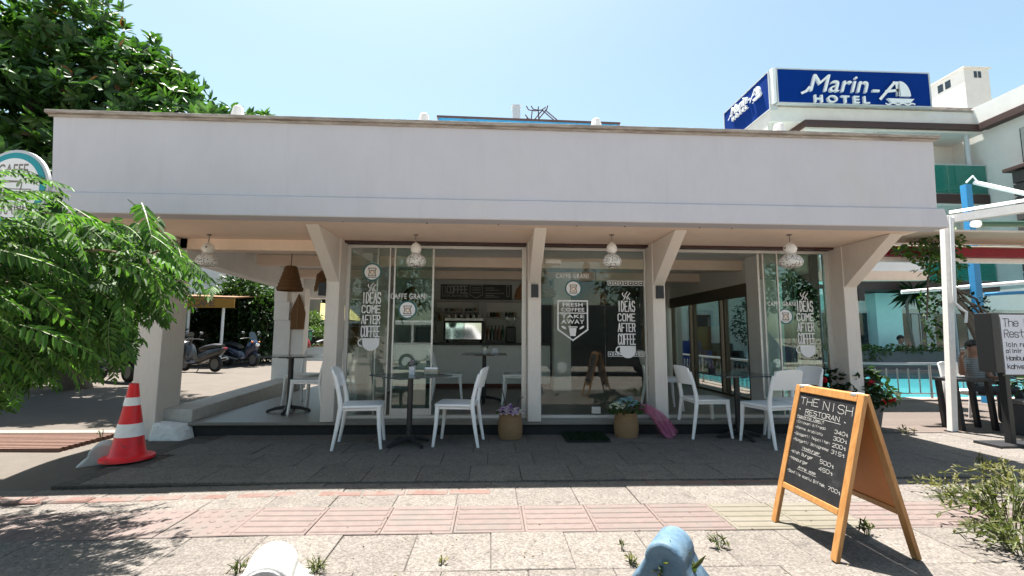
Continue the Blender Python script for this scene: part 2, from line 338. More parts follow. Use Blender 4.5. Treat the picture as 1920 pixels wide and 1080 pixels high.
# right-hand yard: planked pool deck in shade, coping, pool
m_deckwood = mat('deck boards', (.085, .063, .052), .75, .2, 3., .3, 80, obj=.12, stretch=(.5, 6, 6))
m_coping = mat('pool coping stone', (.26, .20, .17), .85, .15, 5.)
m_tilep = mat('pool tile', (.12, .50, .56), .4, .08, 12.)
deck = MB().box(4.95, 24, 5.99, 8.9, -.3, -.03).build('pool_deck', m_deckwood, kind='structure')
me_pl = slab_mesh(1, .114, 'plank', m_deckwood, t=.02, ch=.004)
for k in range(25):
    o = link('plank', me_pl, deck); o.location = (9.5, 6.06+k*.115, 0); o.scale = (9.0, 1, 1)
b = MB(); b.box(5.5, 26, 8.92, 9.3, -.3, .03).box(5.5, 6.1, 9.302, 18.9, -.3, .03).box(6.102, 26, 16.9, 18.9, -.3, .03); b.build('pool_coping', m_coping, kind='structure', bevel=.012)
b = MB(); b.box(6.1, 26, 9.3, 16.9, -1.45, -1.4).box(6.0, 6.1, 9.3, 16.9, -1.4, -.31).box(6.1, 26, 16.9, 17.0, -1.4, -.31).box(6.1, 26, 9.2, 9.3, -1.4, -.31)
b.build('pool_basin', m_tilep, kind='structure')
m_water = bpy.data.materials.new('pool water'); m_water.use_nodes = True; n = m_water.node_tree.nodes; L = m_water.node_tree.links; n.remove(n['Principled BSDF'])
t = n.new('ShaderNodeBsdfTransparent'); t.inputs[0].default_value = (.55, .93, .97, 1); gl = n.new('ShaderNodeBsdfGlossy'); gl.inputs['Roughness'].default_value = .03
df = n.new('ShaderNodeBsdfDiffuse'); df.inputs[0].default_value = (.10, .52, .60, 1)
f = n.new('ShaderNodeFresnel'); f.inputs[0].default_value = 1.33; s1 = n.new('ShaderNodeMixShader'); s2 = n.new('ShaderNodeMixShader'); s1.inputs[0].default_value = .45
bn = n.new('ShaderNodeBump'); bn.inputs['Strength'].default_value = .25; bn.inputs['Distance'].default_value = .03; tx = n.new('ShaderNodeTexNoise'); tx.inputs['Scale'].default_value = 2.2; gg = n.new('ShaderNodeNewGeometry')
L.new(gg.outputs['Position'], tx.inputs['Vector']); L.new(tx.outputs[0], bn.inputs['Height']); L.new(bn.outputs[0], gl.inputs['Normal']); L.new(bn.outputs[0], f.inputs['Normal'])
L.new(t.outputs[0], s1.inputs[1]); L.new(df.outputs[0], s1.inputs[2]); L.new(f.outputs[0], s2.inputs[0]); L.new(s1.outputs[0], s2.inputs[1]); L.new(gl.outputs[0], s2.inputs[2]); L.new(s2.outputs[0], n['Material Output'].inputs[0])
MB().add([(6.1, 9.3, -.09), (26, 9.3, -.09), (26, 16.9, -.09), (6.1, 16.9, -.09)], [(0, 1, 2, 3)]).build('pool_water', m_water, kind='structure')
# ================================================================ the cafe building
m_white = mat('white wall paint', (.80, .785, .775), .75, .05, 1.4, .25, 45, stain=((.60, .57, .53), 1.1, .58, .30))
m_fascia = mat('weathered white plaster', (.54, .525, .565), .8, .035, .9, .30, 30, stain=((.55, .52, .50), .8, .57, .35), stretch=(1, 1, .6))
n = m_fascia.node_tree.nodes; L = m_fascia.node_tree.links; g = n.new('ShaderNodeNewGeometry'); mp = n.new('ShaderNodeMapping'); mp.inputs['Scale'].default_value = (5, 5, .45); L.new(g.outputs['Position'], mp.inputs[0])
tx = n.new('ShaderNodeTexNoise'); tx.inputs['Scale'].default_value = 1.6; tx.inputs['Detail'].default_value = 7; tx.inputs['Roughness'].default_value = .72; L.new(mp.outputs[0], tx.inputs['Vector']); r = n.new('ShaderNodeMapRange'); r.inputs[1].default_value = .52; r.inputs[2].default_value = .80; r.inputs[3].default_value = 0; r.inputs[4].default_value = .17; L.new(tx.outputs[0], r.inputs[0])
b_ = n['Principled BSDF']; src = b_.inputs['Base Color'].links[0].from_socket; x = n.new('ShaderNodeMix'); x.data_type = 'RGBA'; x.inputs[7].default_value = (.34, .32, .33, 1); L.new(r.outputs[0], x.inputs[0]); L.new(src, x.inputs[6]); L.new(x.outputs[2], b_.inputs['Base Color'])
m_soffit = mat('bounce tinted soffit', (.86, .69, .57), .85, .05, 2., .25, 60)  # warm tint paints in the light bounced up from the pavement
m_colm = mat('bounce tinted combed render', (.74, .675, .62), .85, .06, 4., .9, 26, stretch=(6, 6, .6))  # white render, its colour warmed to hold the pavement's bounce light
m_roofedge = mat('weathered roof edging', (.25, .205, .18), .8, .25, 6., .4, 60, c2=(.40, .36, .32), stretch=(.5, 1, 3))
m_black = mat('black plinth paint', (.016, .016, .018), .7, .3, 6., .5, 60, stain=((.10, .09, .08), 9., .66, .6))
m_floor = mat('interior floor tile', (.20, .185, .165), .4, .08, 4., .1, 50)
m_rail = mat('brown red header', (.045, .014, .012), .55, .15, 9.)
m_alu = mat('brushed aluminium', (.62, .60, .57), .42, .06, 12., metal=.35)
m_brnz = mat('bronze aluminium', (.17, .14, .10), .45, .1, 8., metal=.4)
m_glass = glassmat('window glass', (.93, .965, .95), 1.5, .8)
m_glassg = glassmat('window glass green edge', (.80, .93, .89), 1.55, 1.3)
m_vinyl = mat('white vinyl', (.80, .79, .80), .5, .03); m_teal = mat('teal vinyl', (.02, .13, .15), .5, .05); m_greyv = mat('grey print', (.20, .17, .15), .6, .05); m_orangev = mat('tan print', (.55, .33, .16), .6, .05)
ROOT = Vector((1.2, 6.2, 0))
cafe = thing('cafe_building', 'long white flat roofed cafe with deep plain fascia and glazed front', 'building', ROOT, world=True)
FY = 4.86
TL, TR, CL, CR, BL, BR = aY(100, 210, FY), aY(1750, 258, FY), aY(97, 350, FY), aY(1757, 383, FY), aY(119, 405, FY), aY(1776, 416, FY)
zc = 2.72; zb = 2.50
# upper band: a low wall 16 cm thick running right round the roof
def slabwall(b, x0t, x1t, x0b, x1b, y0, y1, z0, z1t0, z1t1):
    b.hexa([(x0b, y0, z0), (x1b, y0, z0), (x1b, y1, z0), (x0b, y1, z0)], [(x0t, y0, z1t0), (x1t, y0, z1t1), (x1t, y1, z1t1), (x0t, y1, z1t0)])
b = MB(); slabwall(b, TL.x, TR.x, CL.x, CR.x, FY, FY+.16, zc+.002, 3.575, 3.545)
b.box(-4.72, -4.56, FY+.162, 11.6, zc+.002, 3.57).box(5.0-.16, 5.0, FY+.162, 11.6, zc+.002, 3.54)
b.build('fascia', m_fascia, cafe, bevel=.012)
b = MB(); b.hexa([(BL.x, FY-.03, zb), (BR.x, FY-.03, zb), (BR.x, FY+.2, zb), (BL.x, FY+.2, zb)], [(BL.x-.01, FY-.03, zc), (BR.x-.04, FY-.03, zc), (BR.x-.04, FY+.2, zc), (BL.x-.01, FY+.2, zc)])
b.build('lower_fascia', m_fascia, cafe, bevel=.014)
b = MB(); b.hexa([(TL.x-.05, FY-.05, 3.577), (TR.x+.04, FY-.05, 3.547), (TR.x+.04, FY+.24, 3.547), (TL.x-.05, FY+.24, 3.577)], [(TL.x-.05, FY-.05, 3.612), (TR.x+.04, FY-.05, 3.582), (TR.x+.04, FY+.24, 3.582), (TL.x-.05, FY+.24, 3.612)])
b.hexa([(TL.x-.03, FY-.022, 3.548), (TR.x+.02, FY-.022, 3.518), (TR.x+.02, FY-.003, 3.518), (TL.x-.03, FY-.003, 3.548)], [(TL.x-.03, FY-.022, 3.575), (TR.x+.02, FY-.022, 3.545), (TR.x+.02, FY-.003, 3.545), (TL.x-.03, FY-.003, 3.575)])
b.build('roof_edging', m_roofedge, cafe, bevel=.004)
MB().box(-4.55, 4.83, FY+.205, 11.6, 2.86, 2.98).build('roof', m_white, cafe)
# soffit outside, with a raised bay inside it over the open patio
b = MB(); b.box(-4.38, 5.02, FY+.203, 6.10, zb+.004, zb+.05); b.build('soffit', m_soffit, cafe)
b = MB()
for px in (645, 800, 935, 1085, 1180, 1330, 1395): p = aZ(px, 417, zb); b.lathe([(.008, -.012), (.010, 0)], 8, 0, Matrix.Translation((p.x, FY+.16, zb+.002)))
b.build('soffit_screw', m_greyv, cafe)
b = MB(); b.box(-4.3, 4.7, 6.32, 11.4, 2.62, 2.68); b.build('ceiling', m_white, cafe)
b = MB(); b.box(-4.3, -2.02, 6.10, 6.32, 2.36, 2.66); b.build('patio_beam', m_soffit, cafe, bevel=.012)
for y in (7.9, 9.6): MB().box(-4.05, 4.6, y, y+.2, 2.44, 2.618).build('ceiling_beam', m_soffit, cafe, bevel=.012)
b = MB(); b.hexa([(-4.28, 6.1, 2.24), (-4.02, 6.1, 2.24), (-4.45, 11.2, 2.24), (-4.72, 11.2, 2.24)], [(-4.28, 6.1, 2.617), (-4.02, 6.1, 2.617), (-4.45, 11.2, 2.617), (-4.72, 11.2, 2.617)]); b.build('side_beam', m_white, cafe, bevel=.01)
MB().box(-4.7, -2.0, 10.9, 11.15, 2.10, 2.617).build('back_beam', m_white, cafe, bevel=.01)
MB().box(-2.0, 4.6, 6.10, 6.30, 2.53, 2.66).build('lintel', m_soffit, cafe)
# red brown header pieces between the brackets
for a, c in ((-2.02, .46), (.68, 2.16), (2.36, 4.79)): MB().box(a, c, 6.06, 6.22, 2.475, 2.528).build('header_rail', m_rail, cafe, bevel=.004)
# columns with their brackets
colx = [(-2.14, -1.97), (.47, .64), (2.13, 2.30), (4.76, 4.95)]
for x0, x1 in colx:
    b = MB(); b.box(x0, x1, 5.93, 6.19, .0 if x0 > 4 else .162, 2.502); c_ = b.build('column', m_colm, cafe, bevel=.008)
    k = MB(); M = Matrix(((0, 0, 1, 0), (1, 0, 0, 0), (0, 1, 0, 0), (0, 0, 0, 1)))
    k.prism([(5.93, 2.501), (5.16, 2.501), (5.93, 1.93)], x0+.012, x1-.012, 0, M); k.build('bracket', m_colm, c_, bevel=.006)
# pier at the street corner, standing on its own, with a painted foot
b = MB(); u = Vector((-.09, 1, 0)).normalized(); v = Vector((1, .02, 0)).normalized(); o = Vector((-4.40, 5.88, 0))
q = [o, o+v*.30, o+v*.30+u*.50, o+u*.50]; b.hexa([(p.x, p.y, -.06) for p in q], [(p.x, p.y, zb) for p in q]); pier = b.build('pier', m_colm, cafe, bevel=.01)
b = MB(); b.hexa([(-4.12, 5.80, -.05), (-3.70, 5.78, -.05), (-3.66, 6.0, -.05), (-4.12, 6.0, -.05)], [(-4.10, 5.84, .17), (-3.86, 5.83, .13), (-3.72, 6.0, .15), (-4.12, 6.0, .19)]); b.build('pier_foot', mat('flaking white paint', (.72, .71, .69), .85, .12, 6., .9, 22, stain=((.16, .15, .14), 9., .60, .7)), cafe, bevel=.035, seg=3)
# rear patio column with two set-offs, stone plinth, deck, low wall
b = MB(); b.box(-4.62, -4.28, 9.9, 10.25, .1, 1.55).box(-4.64, -4.32, 9.9, 10.25, 1.553, 1.95).box(-4.66, -4.38, 9.92, 10.25, 1.953, 2.24); b.box(-4.28, -4.02, 9.95, 10.22, .1, 2.24); b.build('patio_column', m_white, cafe, bevel=.006)
MB().box(-3.72, 4.95, 6.0, 6.12, -.10, .155).build('plinth', m_black, cafe, bevel=.01)
MB().box(-3.75, 4.95, 5.95, 11.6, .120, .160).build('deck_floor', m_floor, cafe, bevel=.006)
MB().box(-3.75, 4.95, 6.122, 11.6, -.2, .118).build('foundation', m_black, cafe)
b = MB(); b.hexa([(-4.12, 6.04, -.1), (-3.76, 6.04, -.1), (-4.16, 10.4, -.1), (-4.55, 10.4, -.1)], [(-4.12, 6.04, .31), (-3.76, 6.04, .30), (-4.16, 10.4, .34), (-4.55, 10.4, .34)]); b.build('low_wall', mat('low wall render', (.50, .48, .45), .85, .12, 4., .3, 60, stain=((.3, .28, .26), 3., .55, .4)), cafe, bevel=.012)
# interior shell
m_inwall = mat('interior wall paint', (.72, .70, .66), .8, .04, 2.)
m_base = mat('skirting', (.12, .035, .025), .6)
MB().box(-2.0, 4.75, 11.25, 11.4, .16, 2.62).build('back_wall', m_inwall, cafe)
MB().box(.80, 4.35, 11.21, 11.248, .162, 2.615).build('painted_shade_panel', mat('painted interior shade', (.05, .047, .045), .6, .15, 3.), cafe)  # dark colour paints in the room's shade behind the door
MB().box(-2.16, -2.0, 7.6, 11.25, .16, 2.617).build('patio_wall', m_inwall, cafe)
MB().box(-1.995, 1.25, 9.675, 9.698, .161, .25).build('skirting', m_base, cafe)
MB().box(1.25, 1.60, 9.2, 9.5, .16, 2.43).build('interior_column', m_inwall, cafe, bevel=.01)
MB().box(4.36, 4.72, 7.25, 7.6, .16, 2.617).build('interior_column', m_white, cafe, bevel=.01)
MB().box(4.36, 4.72, 6.3, 7.25, 2.2, 2.617).build('side_lintel', m_inwall, cafe)
MB().box(4.48, 4.62, 7.6, 11.25, 2.12, 2.617).build('side_lintel', m_inwall, cafe)
# sliding side windows to the pool: header, posts, panes
b = MB(); b.box(4.46, 4.475, 7.6, 11.25, 1.96, 2.2).box(4.475, 4.56, 7.6, 11.25, 2.0, 2.118); b.build('sliding_track', m_brnz, cafe)
for y in (7.75, 8.55, 8.72, 9.9, 10.1, 11.1): MB().box(4.46, 4.53, y, y+.055, .17, 1.998).build('sliding_post', m_brnz, cafe)
for y0, y1 in ((7.83, 8.55), (8.8, 9.9), (10.18, 11.1)): MB().box(4.49, 4.498, y0, y1, .18, 1.99).build('side_pane', m_glass, cafe)
MB().box(4.455, 4.54, 7.61, 11.24, .161, .20).build('sliding_sill', m_brnz, cafe)

# ---------------------------------------------------------------- glazed front: frames, panes, vinyl lettering
GY = 6.2
def gx(px, py=640): return aY(px, py, GY).x
zt, z0 = 2.47, .162
def bar(x, w_=.035, name='window_frame', mt=None, y=GY, d=.05, a=z0+.042, t=zt-.042): return MB().box(x-w_/2, x+w_/2, y-d/2, y+d/2, a, t).build(name, mt or m_alu, cafe, bevel=.003)
xL1, xR1 = -1.962, .465; xL2, xR2 = .645, 2.125; xL3, xR3 = 2.305, 4.755
for a, c in ((xL1, xR1), (xL2, xR2), (xL3, xR3)):
    MB().box(a, c, GY-.035, GY+.06, z0, z0+.04).build('window_sill', m_alu, cafe, bevel=.003); MB().box(a, c, GY-.03, GY+.06, zt-.04, zt).build('window_head', m_alu, cafe, bevel=.003)
for x, w_ in ((xL1+.02, .05), (xR1-.03, .06), (xL2+.012, .022), (xR2-.012, .022), (xL3+.012, .022), (xR3-.03, .07)): bar(x, w_)
for px, w_, dy in ((703, .022, .03), (727, .02, 0), (737, .022, -.02), (810, .026, -.02), (1430, .03, .03), (1437, .024, 0), (1462, .022, -.02)): bar(gx(px), w_, y=GY+dy, d=.026)
MB().box(gx(737), gx(808), GY-.032, GY-.008, z0+.04, z0+.13).build('window_frame', m_alu, cafe, bevel=.003)
def pane(x0, x1, y=GY, mt=None, a=z0+.042, t=zt-.042): return MB().box(x0, x1, y-.004, y+.004, a, t).build('glass_pane', mt or m_glass, cafe)
pA = pane(xL1+.047, gx(727)-.012, GY+.012); pB = pane(gx(737)+.012, gx(810)-.014, GY-.02, m_glassg)
pC = pane(xL2+.024, gx(1135), GY); pD = pane(gx(1135)+.006, xR2-.024, GY)
pE = pane(gx(1437)+.013, xR3-.07, GY-.02, m_glassg)
# panels parked behind the last pane: dark edges, and the return window
for k, px in enumerate((1490, 1498, 1506, 1513)): MB().box(gx(px)-.006, gx(px)+.006, GY+.07+.03*k, GY+.09+.03*k, .2, 2.42).build('stacked_panel', m_glassg if k % 2 else m_brnz, cafe)
MB().box(gx(1532), gx(1546), GY+.03, GY+.075, .17, 2.43).build('window_frame', m_black, cafe, bevel=.003)
MB().box(4.68, 4.69, 6.36, 7.2, .2, 2.42).build('glass_pane', m_glassg, cafe)
MB().box(-1.955, -1.945, 6.34, 7.55, .2, 2.42).build('glass_pane', m_glass, cafe)
MB().box(-1.98, -1.92, 7.5, 7.56, .162, 2.44).build('window_frame', m_alu, cafe)

def dec(px, py, y): p = aY(px, py, y); return p
def sticker(parent, px, py, name, mt, fn, y):
    p = aY(px, py, y); b = MB(); M = frame(p, (1, 0, 0), (0, 0, 1)); fn(b, M); return b.build(name, mt, parent)
PXM = 853.3/6.2                       # pixels per metre on the glass
def ideas(b, M, w=32, h=95, words_=('IDEAS', 'COME', 'AFTER', 'COFFEE')):       # lettering column over a cup; origin at its top centre; sizes in pixels of the photograph
    k = 1/PXM; W = w*k; y = 0
    for wd, hh in zip(words_, (24, 18, 20, 24)):
        H = (hh-5)*k; n_l = len(wd); gap = .9; sw = W/(n_l*4+(n_l-1)*1.9); t = 1.95*k
        for i, ch in enumerate(wd):
            for s in strokes(ch): ribbon(b, [(-W/2+(i*5.9+p[0])*sw, y-H+p[1]/6*H) for p in s], t, M, 0, 1e-4)
        y -= hh*k
    cup = [(-W*.42, y+2*k), (W*.52, y+2*k)]+[(W*.05+W*.47*math.cos(a), y-6*k-15*k*math.sin(a)) for a in np.linspace(.1, PI-.1, 12)]; b.flat(cup, 0, M, 2e-4)
    ribbon(b, [(-W*.40+9*k*math.cos(a)*.9, y-6*k+7*k*math.sin(a)) for a in np.linspace(PI*.55, PI*1.45, 8)], 2.2*k, M, 0, 3e-4)
    for j in range(3):
        ribbon(b, [((-5+j*5+2.2*math.sin(q*2.2+j))*k, (3+q*5)*k) for q in np.linspace(0, 3-.4*abs(j-1), 7)], 1.5*k, M, 0, 4e-4)
def emblem(b, M, r=16):
    k = 1/PXM; R = r*k
    b.flat(circ(0, 0, R), 1, M, 0); b.flat(circ(0, 0, R*.84), 0, M, 4e-4)
    ribbon(b, [(-.42*R, .42*R), (.42*R, .42*R)], 1.6*k, M, 2, 8e-4); ribbon(b, [(-.4*R, .4*R), (-.3*R, .0), (-.4*R, -.42*R), (.4*R, -.42*R), (.3*R, 0), (.4*R, .4*R)], 1.7*k, M, 2, 9e-4)
    ribbon(b, circ(.02*R, -.05*R, .2*R, 10), 1.5*k, M, 3, 1e-3, True); ribbon(b, [(-.25*R, .2*R), (.25*R, .2*R)], 1.2*k, M, 2, 1e-3); ribbon(b, [(-.5*R, -.6*R), (.5*R, -.6*R)], 1.3*k, M, 2, 1e-3)
EM = [m_vinyl, m_teal, m_greyv, m_orangev]
def caffe(b, M, w=68, s=11): print_text(b, 'CAFFE GRANI', s/PXM*1.25, M, 0, 0, .0012, 1.15, fit=w/PXM)
yA, yB, yC = GY+.006, GY-.026, GY-.006
sticker(pA, 698, 510, 'round_sticker', EM, lambda b, M: emblem(b, M, 17), yA); sticker(pA, 697, 549, 'lettering_sticker', m_vinyl, lambda b, M: ideas(b, M, 33, 95), yA)
sticker(pB, 764, 581, 'round_sticker', EM, lambda b, M: emblem(b, M, 17), yB); sticker(pB, 766, 556, 'name_sticker', m_vinyl, lambda b, M: caffe(b, M, 66), yB)
sticker(pC, 1075, 541, 'round_sticker', EM, lambda b, M: emblem(b, M, 16), yC); sticker(pC, 1073, 518, 'name_sticker', m_vinyl, lambda b, M: caffe(b, M, 62, 10), yC)
def shield(b, M):
    k = 1/PXM; o_ = [(-28*k, 37*k), (28*k, 37*k), (28*k, -17*k), (0, -37*k), (-28*k, -17*k)]; ribbon(b, o_, 2.6*k, M, 0, 0, True); ribbon(b, [(-28*k, 14*k), (28*k, 14*k)], 2*k, M, 0, 1e-4)
    for s, y, w_, sz in (('FRESH', 29.5, 38, 9.5), ('COFFEE', 20, 44, 9.5), ('TAKE', 7.5, 44, 9), ('AWAY', -2.5, 44, 11)):
        print_text(b, s, sz*k*1.0, Matrix(M) @ Matrix.Translation((0, y*k, 2e-4)), 0, 0, .0016, 1.1, fit=w_*k)
    b.flat([(-7*k, -14*k), (7*k, -14*k), (5*k, -29*k), (-5*k, -29*k)], 0, M, 3e-4)
    ribbon(b, [(-8*k, -12*k), (8*k, -12*k)], 2*k, M, 0, 3e-4)
    for sx in (-1, 1): b.flat([(sx*17*k+5*k*math.cos(a)*.9+sx*1.5*k*math.sin(a), -13*k+3*k*math.sin(a)+sx*1.5*k*math.cos(a)) for a in np.linspace(0, 2*PI, 10, endpoint=False)], 0, M, 3e-4)
sticker(pC, 1074, 601, 'shield_sticker', m_vinyl, shield, yC)
sticker(pD, 1174, 565, 'lettering_sticker', m_vinyl, lambda b, M: ideas(b, M, 32, 95), yC)
def icons(b, M, n=7, w=70):
    k = 1/PXM
    for i in range(n):
        x = (-w/2+(i+.5)*w/n)*k; ribbon(b, [(x-4*k, -4*k), (x+4*k, -4*k), (x+4*k, 4*k), (x-4*k, 4*k)], 1.0*k, M, 0, 0, True)
        b.flat([(x+2.4*k*math.cos(a)*(1 if (j+i) % 2 else .5), 2.4*k*math.sin(a)*(1 if (j+i) % 2 else .6)) for j, a in enumerate(np.linspace(0, 2*PI, 6+i % 3, endpoint=False))], 0, M, 1e-4)
sticker(pD, 1173, 531, 'icon_sticker', m_vinyl, icons, yC); sticker(pD, 1174, 664, 'icon_sticker', m_vinyl, icons, yC)
sticker(pE, 1508, 565, 'lettering_sticker', m_vinyl, lambda b, M: ideas(b, M, 32, 95), GY-.026); sticker(pE, 1473, 593, 'round_sticker', EM, lambda b, M: emblem(b, M, 15), GY-.026)
sticker(pE, 1466, 570, 'name_sticker', m_vinyl, lambda b, M: caffe(b, M, 56, 9), GY-.026)
# closer plate and handle of the door
p = aY(1036, 491, GY-.02); MB().box(p.x-.11, p.x+.11, GY-.06, GY-.006, p.z-.03, p.z+.03).build('door_closer', m_alu, pC, bevel=.005)
p = aY(1118, 785, GY-.02); MB().box(p.x-.06, p.x+.06, GY-.03, GY-.006, .22, .31).build('door_lock', m_alu, pC, bevel=.005)

# ---------------------------------------------------------------- bar inside
m_dark = mat('dark bar furniture', (.022, .02, .02), .45, .2, 9.); m_counter = mat('counter front', (.86, .86, .85), .7, .04, 3.)
bar_ = thing('bar_counter', 'grey fronted bar counter with a dark top inside the cafe', 'counter', (-.35, 9.7, .16), world=True)
MB().box(-1.99, 1.24, 9.7, 10.25, .16, 1.05).build('counter_front', m_counter, bar_, bevel=.006); MB().box(-1.99, 1.25, 9.62, 10.3, 1.053, 1.095).build('counter_top', m_dark, bar_, bevel=.006)
sh = thing('bottle_shelf', 'white wall shelves of cups and bottles behind the bar', 'shelf', (-.35, 11.2, 1.4), world=True)
m_shelf = mat('shelf board', (.45, .43, .41), .6)
for z in (1.56, 1.80): MB().box(-1.35, -.32, 10.95, 11.24, z, z+.035).build('board', m_shelf, sh)
MB().box(-.12, .65, 10.95, 11.24, 1.66, 1.70).build('board', m_shelf, sh); MB().box(-1.42, -1.36, 10.95, 11.24, 1.3, 2.06).build('upright', m_shelf, sh); MB().box(-.31, -.13, 10.95, 11.24, 1.3, 2.06).build('upright', m_shelf, sh)
MB().box(-1.42, .75, 10.98, 11.24, 2.07, 2.11).build('board', m_shelf, sh)
cols_b = [mat('amber bottle', (.16, .06, .02), .15), mat('green bottle', (.02, .06, .03), .15), mat('brown jar', (.09, .045, .03), .4), mat('ceramic cup', (.55, .53, .5), .4), mat('cream tin', (.4, .32, .2), .5)]
kinds = [[(.03, 0), (.03, .13), (.012, .17), (.012, .22)], [(.035, 0), (.036, .09), (.03, .1), (.03, .115)], [(.025, 0), (.034, .03), (.036, .07)]]
for i in range(30):
    row = i % 3; z = (1.595, 1.835, 1.70)[row]; x = (-1.28+(i//3)*.095) if row < 2 else (-.08+(i//3)*.072)
    MB().lathe(kinds[(i*7+row) % 3], 8, 0, Matrix.Translation((x+random.uniform(-.01, .01), 11.08, z))).build('bottle' if (i*7+row) % 3 == 0 else 'jar' if (i*7+row) % 3 == 1 else 'cup', cols_b[(i*3+row) % 5], sh, smooth=40)
mb_ = thing('menu_board', 'wide black coffee menu board with chalk lettering above the shelves', 'menu board', (-.35, 11.22, 2.1), world=True)
a, c = aY(826, 563, 11.2), aY(960, 529, 11.2); bd = MB().box(a.x, c.x, 11.18, 11.235, 2.13, 2.50).build('board', m_dark, mb_, bevel=.004)
m_chalkdim = mat('dull chalk', (.42, .42, .40), .8); k = 1/(853.3/11.2); b = MB(); M = frame((a.x, 11.172, 2.13), (1, 0, 0), (0, 0, 1))
hand(b, 'COFFEE', 12*k, 12*k, 13*k, 2*k, M, fit=38*k); hand(b, 'KAHVE', 12*k, 5*k, 4*k, .8*k, M, fit=40*k); ribbon(b, [(55*k, 27*k), (78*k, 27*k), (78*k, 9*k), (66*k, 3*k), (55*k, 9*k)], 1.1*k, M, 0, 0, True)
for y in (22, 18, 13): ribbon(b, [(59*k, y*k), (74*k, y*k)], 1.2*k, M)
for i, y in enumerate((22, 18, 12, 8, 5)): ribbon(b, [(84*k, y*k), ((100+9*(i % 3))*k, y*k)], 1.1*k, M)
ribbon(b, [(124*k, 6*k), (128*k, 6*k), (129*k, 26*k), (123*k, 26*k)], 1*k, M, 0, 0, True); ribbon(b, [(4*k, 6*k), (8*k, 6*k), (9*k, 24*k), (3*k, 24*k)], 1*k, M, 0, 0, True)
b.build('chalk_lettering', m_chalkdim, bd)
em = thing('espresso_machine', 'black espresso machine with a mirrored back on the bar', 'coffee machine', (-.75, 9.95, 1.095), world=True)
MB().box(-1.02, -.16, 9.72, 10.2, 1.15, 1.56).build('body', m_dark, em, bevel=.03); m_mirror = mat('polished steel', (.75, .75, .76), .06, 0, metal=1.)
MB().box(-.98, -.22, 9.705, 9.718, 1.17, 1.52).build('back_panel', m_mirror, em, bevel=.004); MB().box(-1.0, -.18, 9.75, 10.2, 1.563, 1.62).build('cup_rail', m_alu, em, bevel=.005)
for x in (-.95, -.23): MB().lathe([(.03, 0), (.025, .055)], 8, 0, Matrix.Translation((x, 9.95, 1.096))).build('foot', m_dark, em)
for i in range(6): MB().lathe(kinds[2], 8, 0, Matrix.Translation((-.92+i*.13, 9.9, 1.622))).build('cup', cols_b[3], em, smooth=40)
gr = thing('coffee_grinder', 'black coffee grinder with a bean hopper at the bar end', 'grinder', (.40, 9.9, 1.095), world=True)
MB().box(.30, .52, 9.8, 10.1, 1.096, 1.45).build('body', m_dark, gr, bevel=.03); MB().lathe([(.05, 0), (.10, .1), (.11, .22), (.10, .24)], 14, 0, Matrix.Translation((.41, 9.95, 1.452))).build('hopper', m_glass, gr, smooth=40)
gr2 = thing('coffee_grinder', 'black coffee grinder beside the plant on the bar', 'grinder', (-1.45, 9.9, 1.095), world=True)
MB().box(-1.62, -1.30, 9.8, 10.1, 1.096, 1.42).build('body', m_dark, gr2, bevel=.03); MB().lathe([(.05, 0), (.10, .1), (.11, .2), (.10, .22)], 14, 0, Matrix.Translation((-1.46, 9.95, 1.422))).build('hopper', m_glass, gr2, smooth=40)
bb = thing('bottle_crate', 'low dark rack of bottles on the bar beside the espresso machine', 'bottle rack', (.08, 9.95, 1.095), world=True)
MB().box(-.12, .28, 9.75, 10.05, 1.097, 1.17).build('tray', m_dark, bb)
for i in range(10): MB().lathe([(.035, 0), (.036, .18), (.013, .24), (.013, .30)], 8, 0, Matrix.Translation((-.08+(i % 5)*.08, 9.82+(i//5)*.12, 1.171))).build('bottle', cols_b[i % 3], bb, smooth=40)
m_amber = mat('amber wood', (.38, .22, .05), .5, .15, 3., stretch=(6, 6, 1))
ac = thing('wooden_cabinet', 'tall yellow wood cabinet against the poolside windows', 'cabinet', (3.8, 10.6, .16), world=True); MB().box(3.62, 4.0, 10.4, 10.9, .162, 1.5).build('body', m_amber, ac, bevel=.008); MB().box(3.65, 3.97, 10.394, 10.398, .2, 1.46).build('door', m_amber, ac); MB().lathe(kinds[0], 8, 0, Matrix.Translation((3.85, 10.6, 1.5))).build('bottle', cols_b[3], ac, smooth=40)
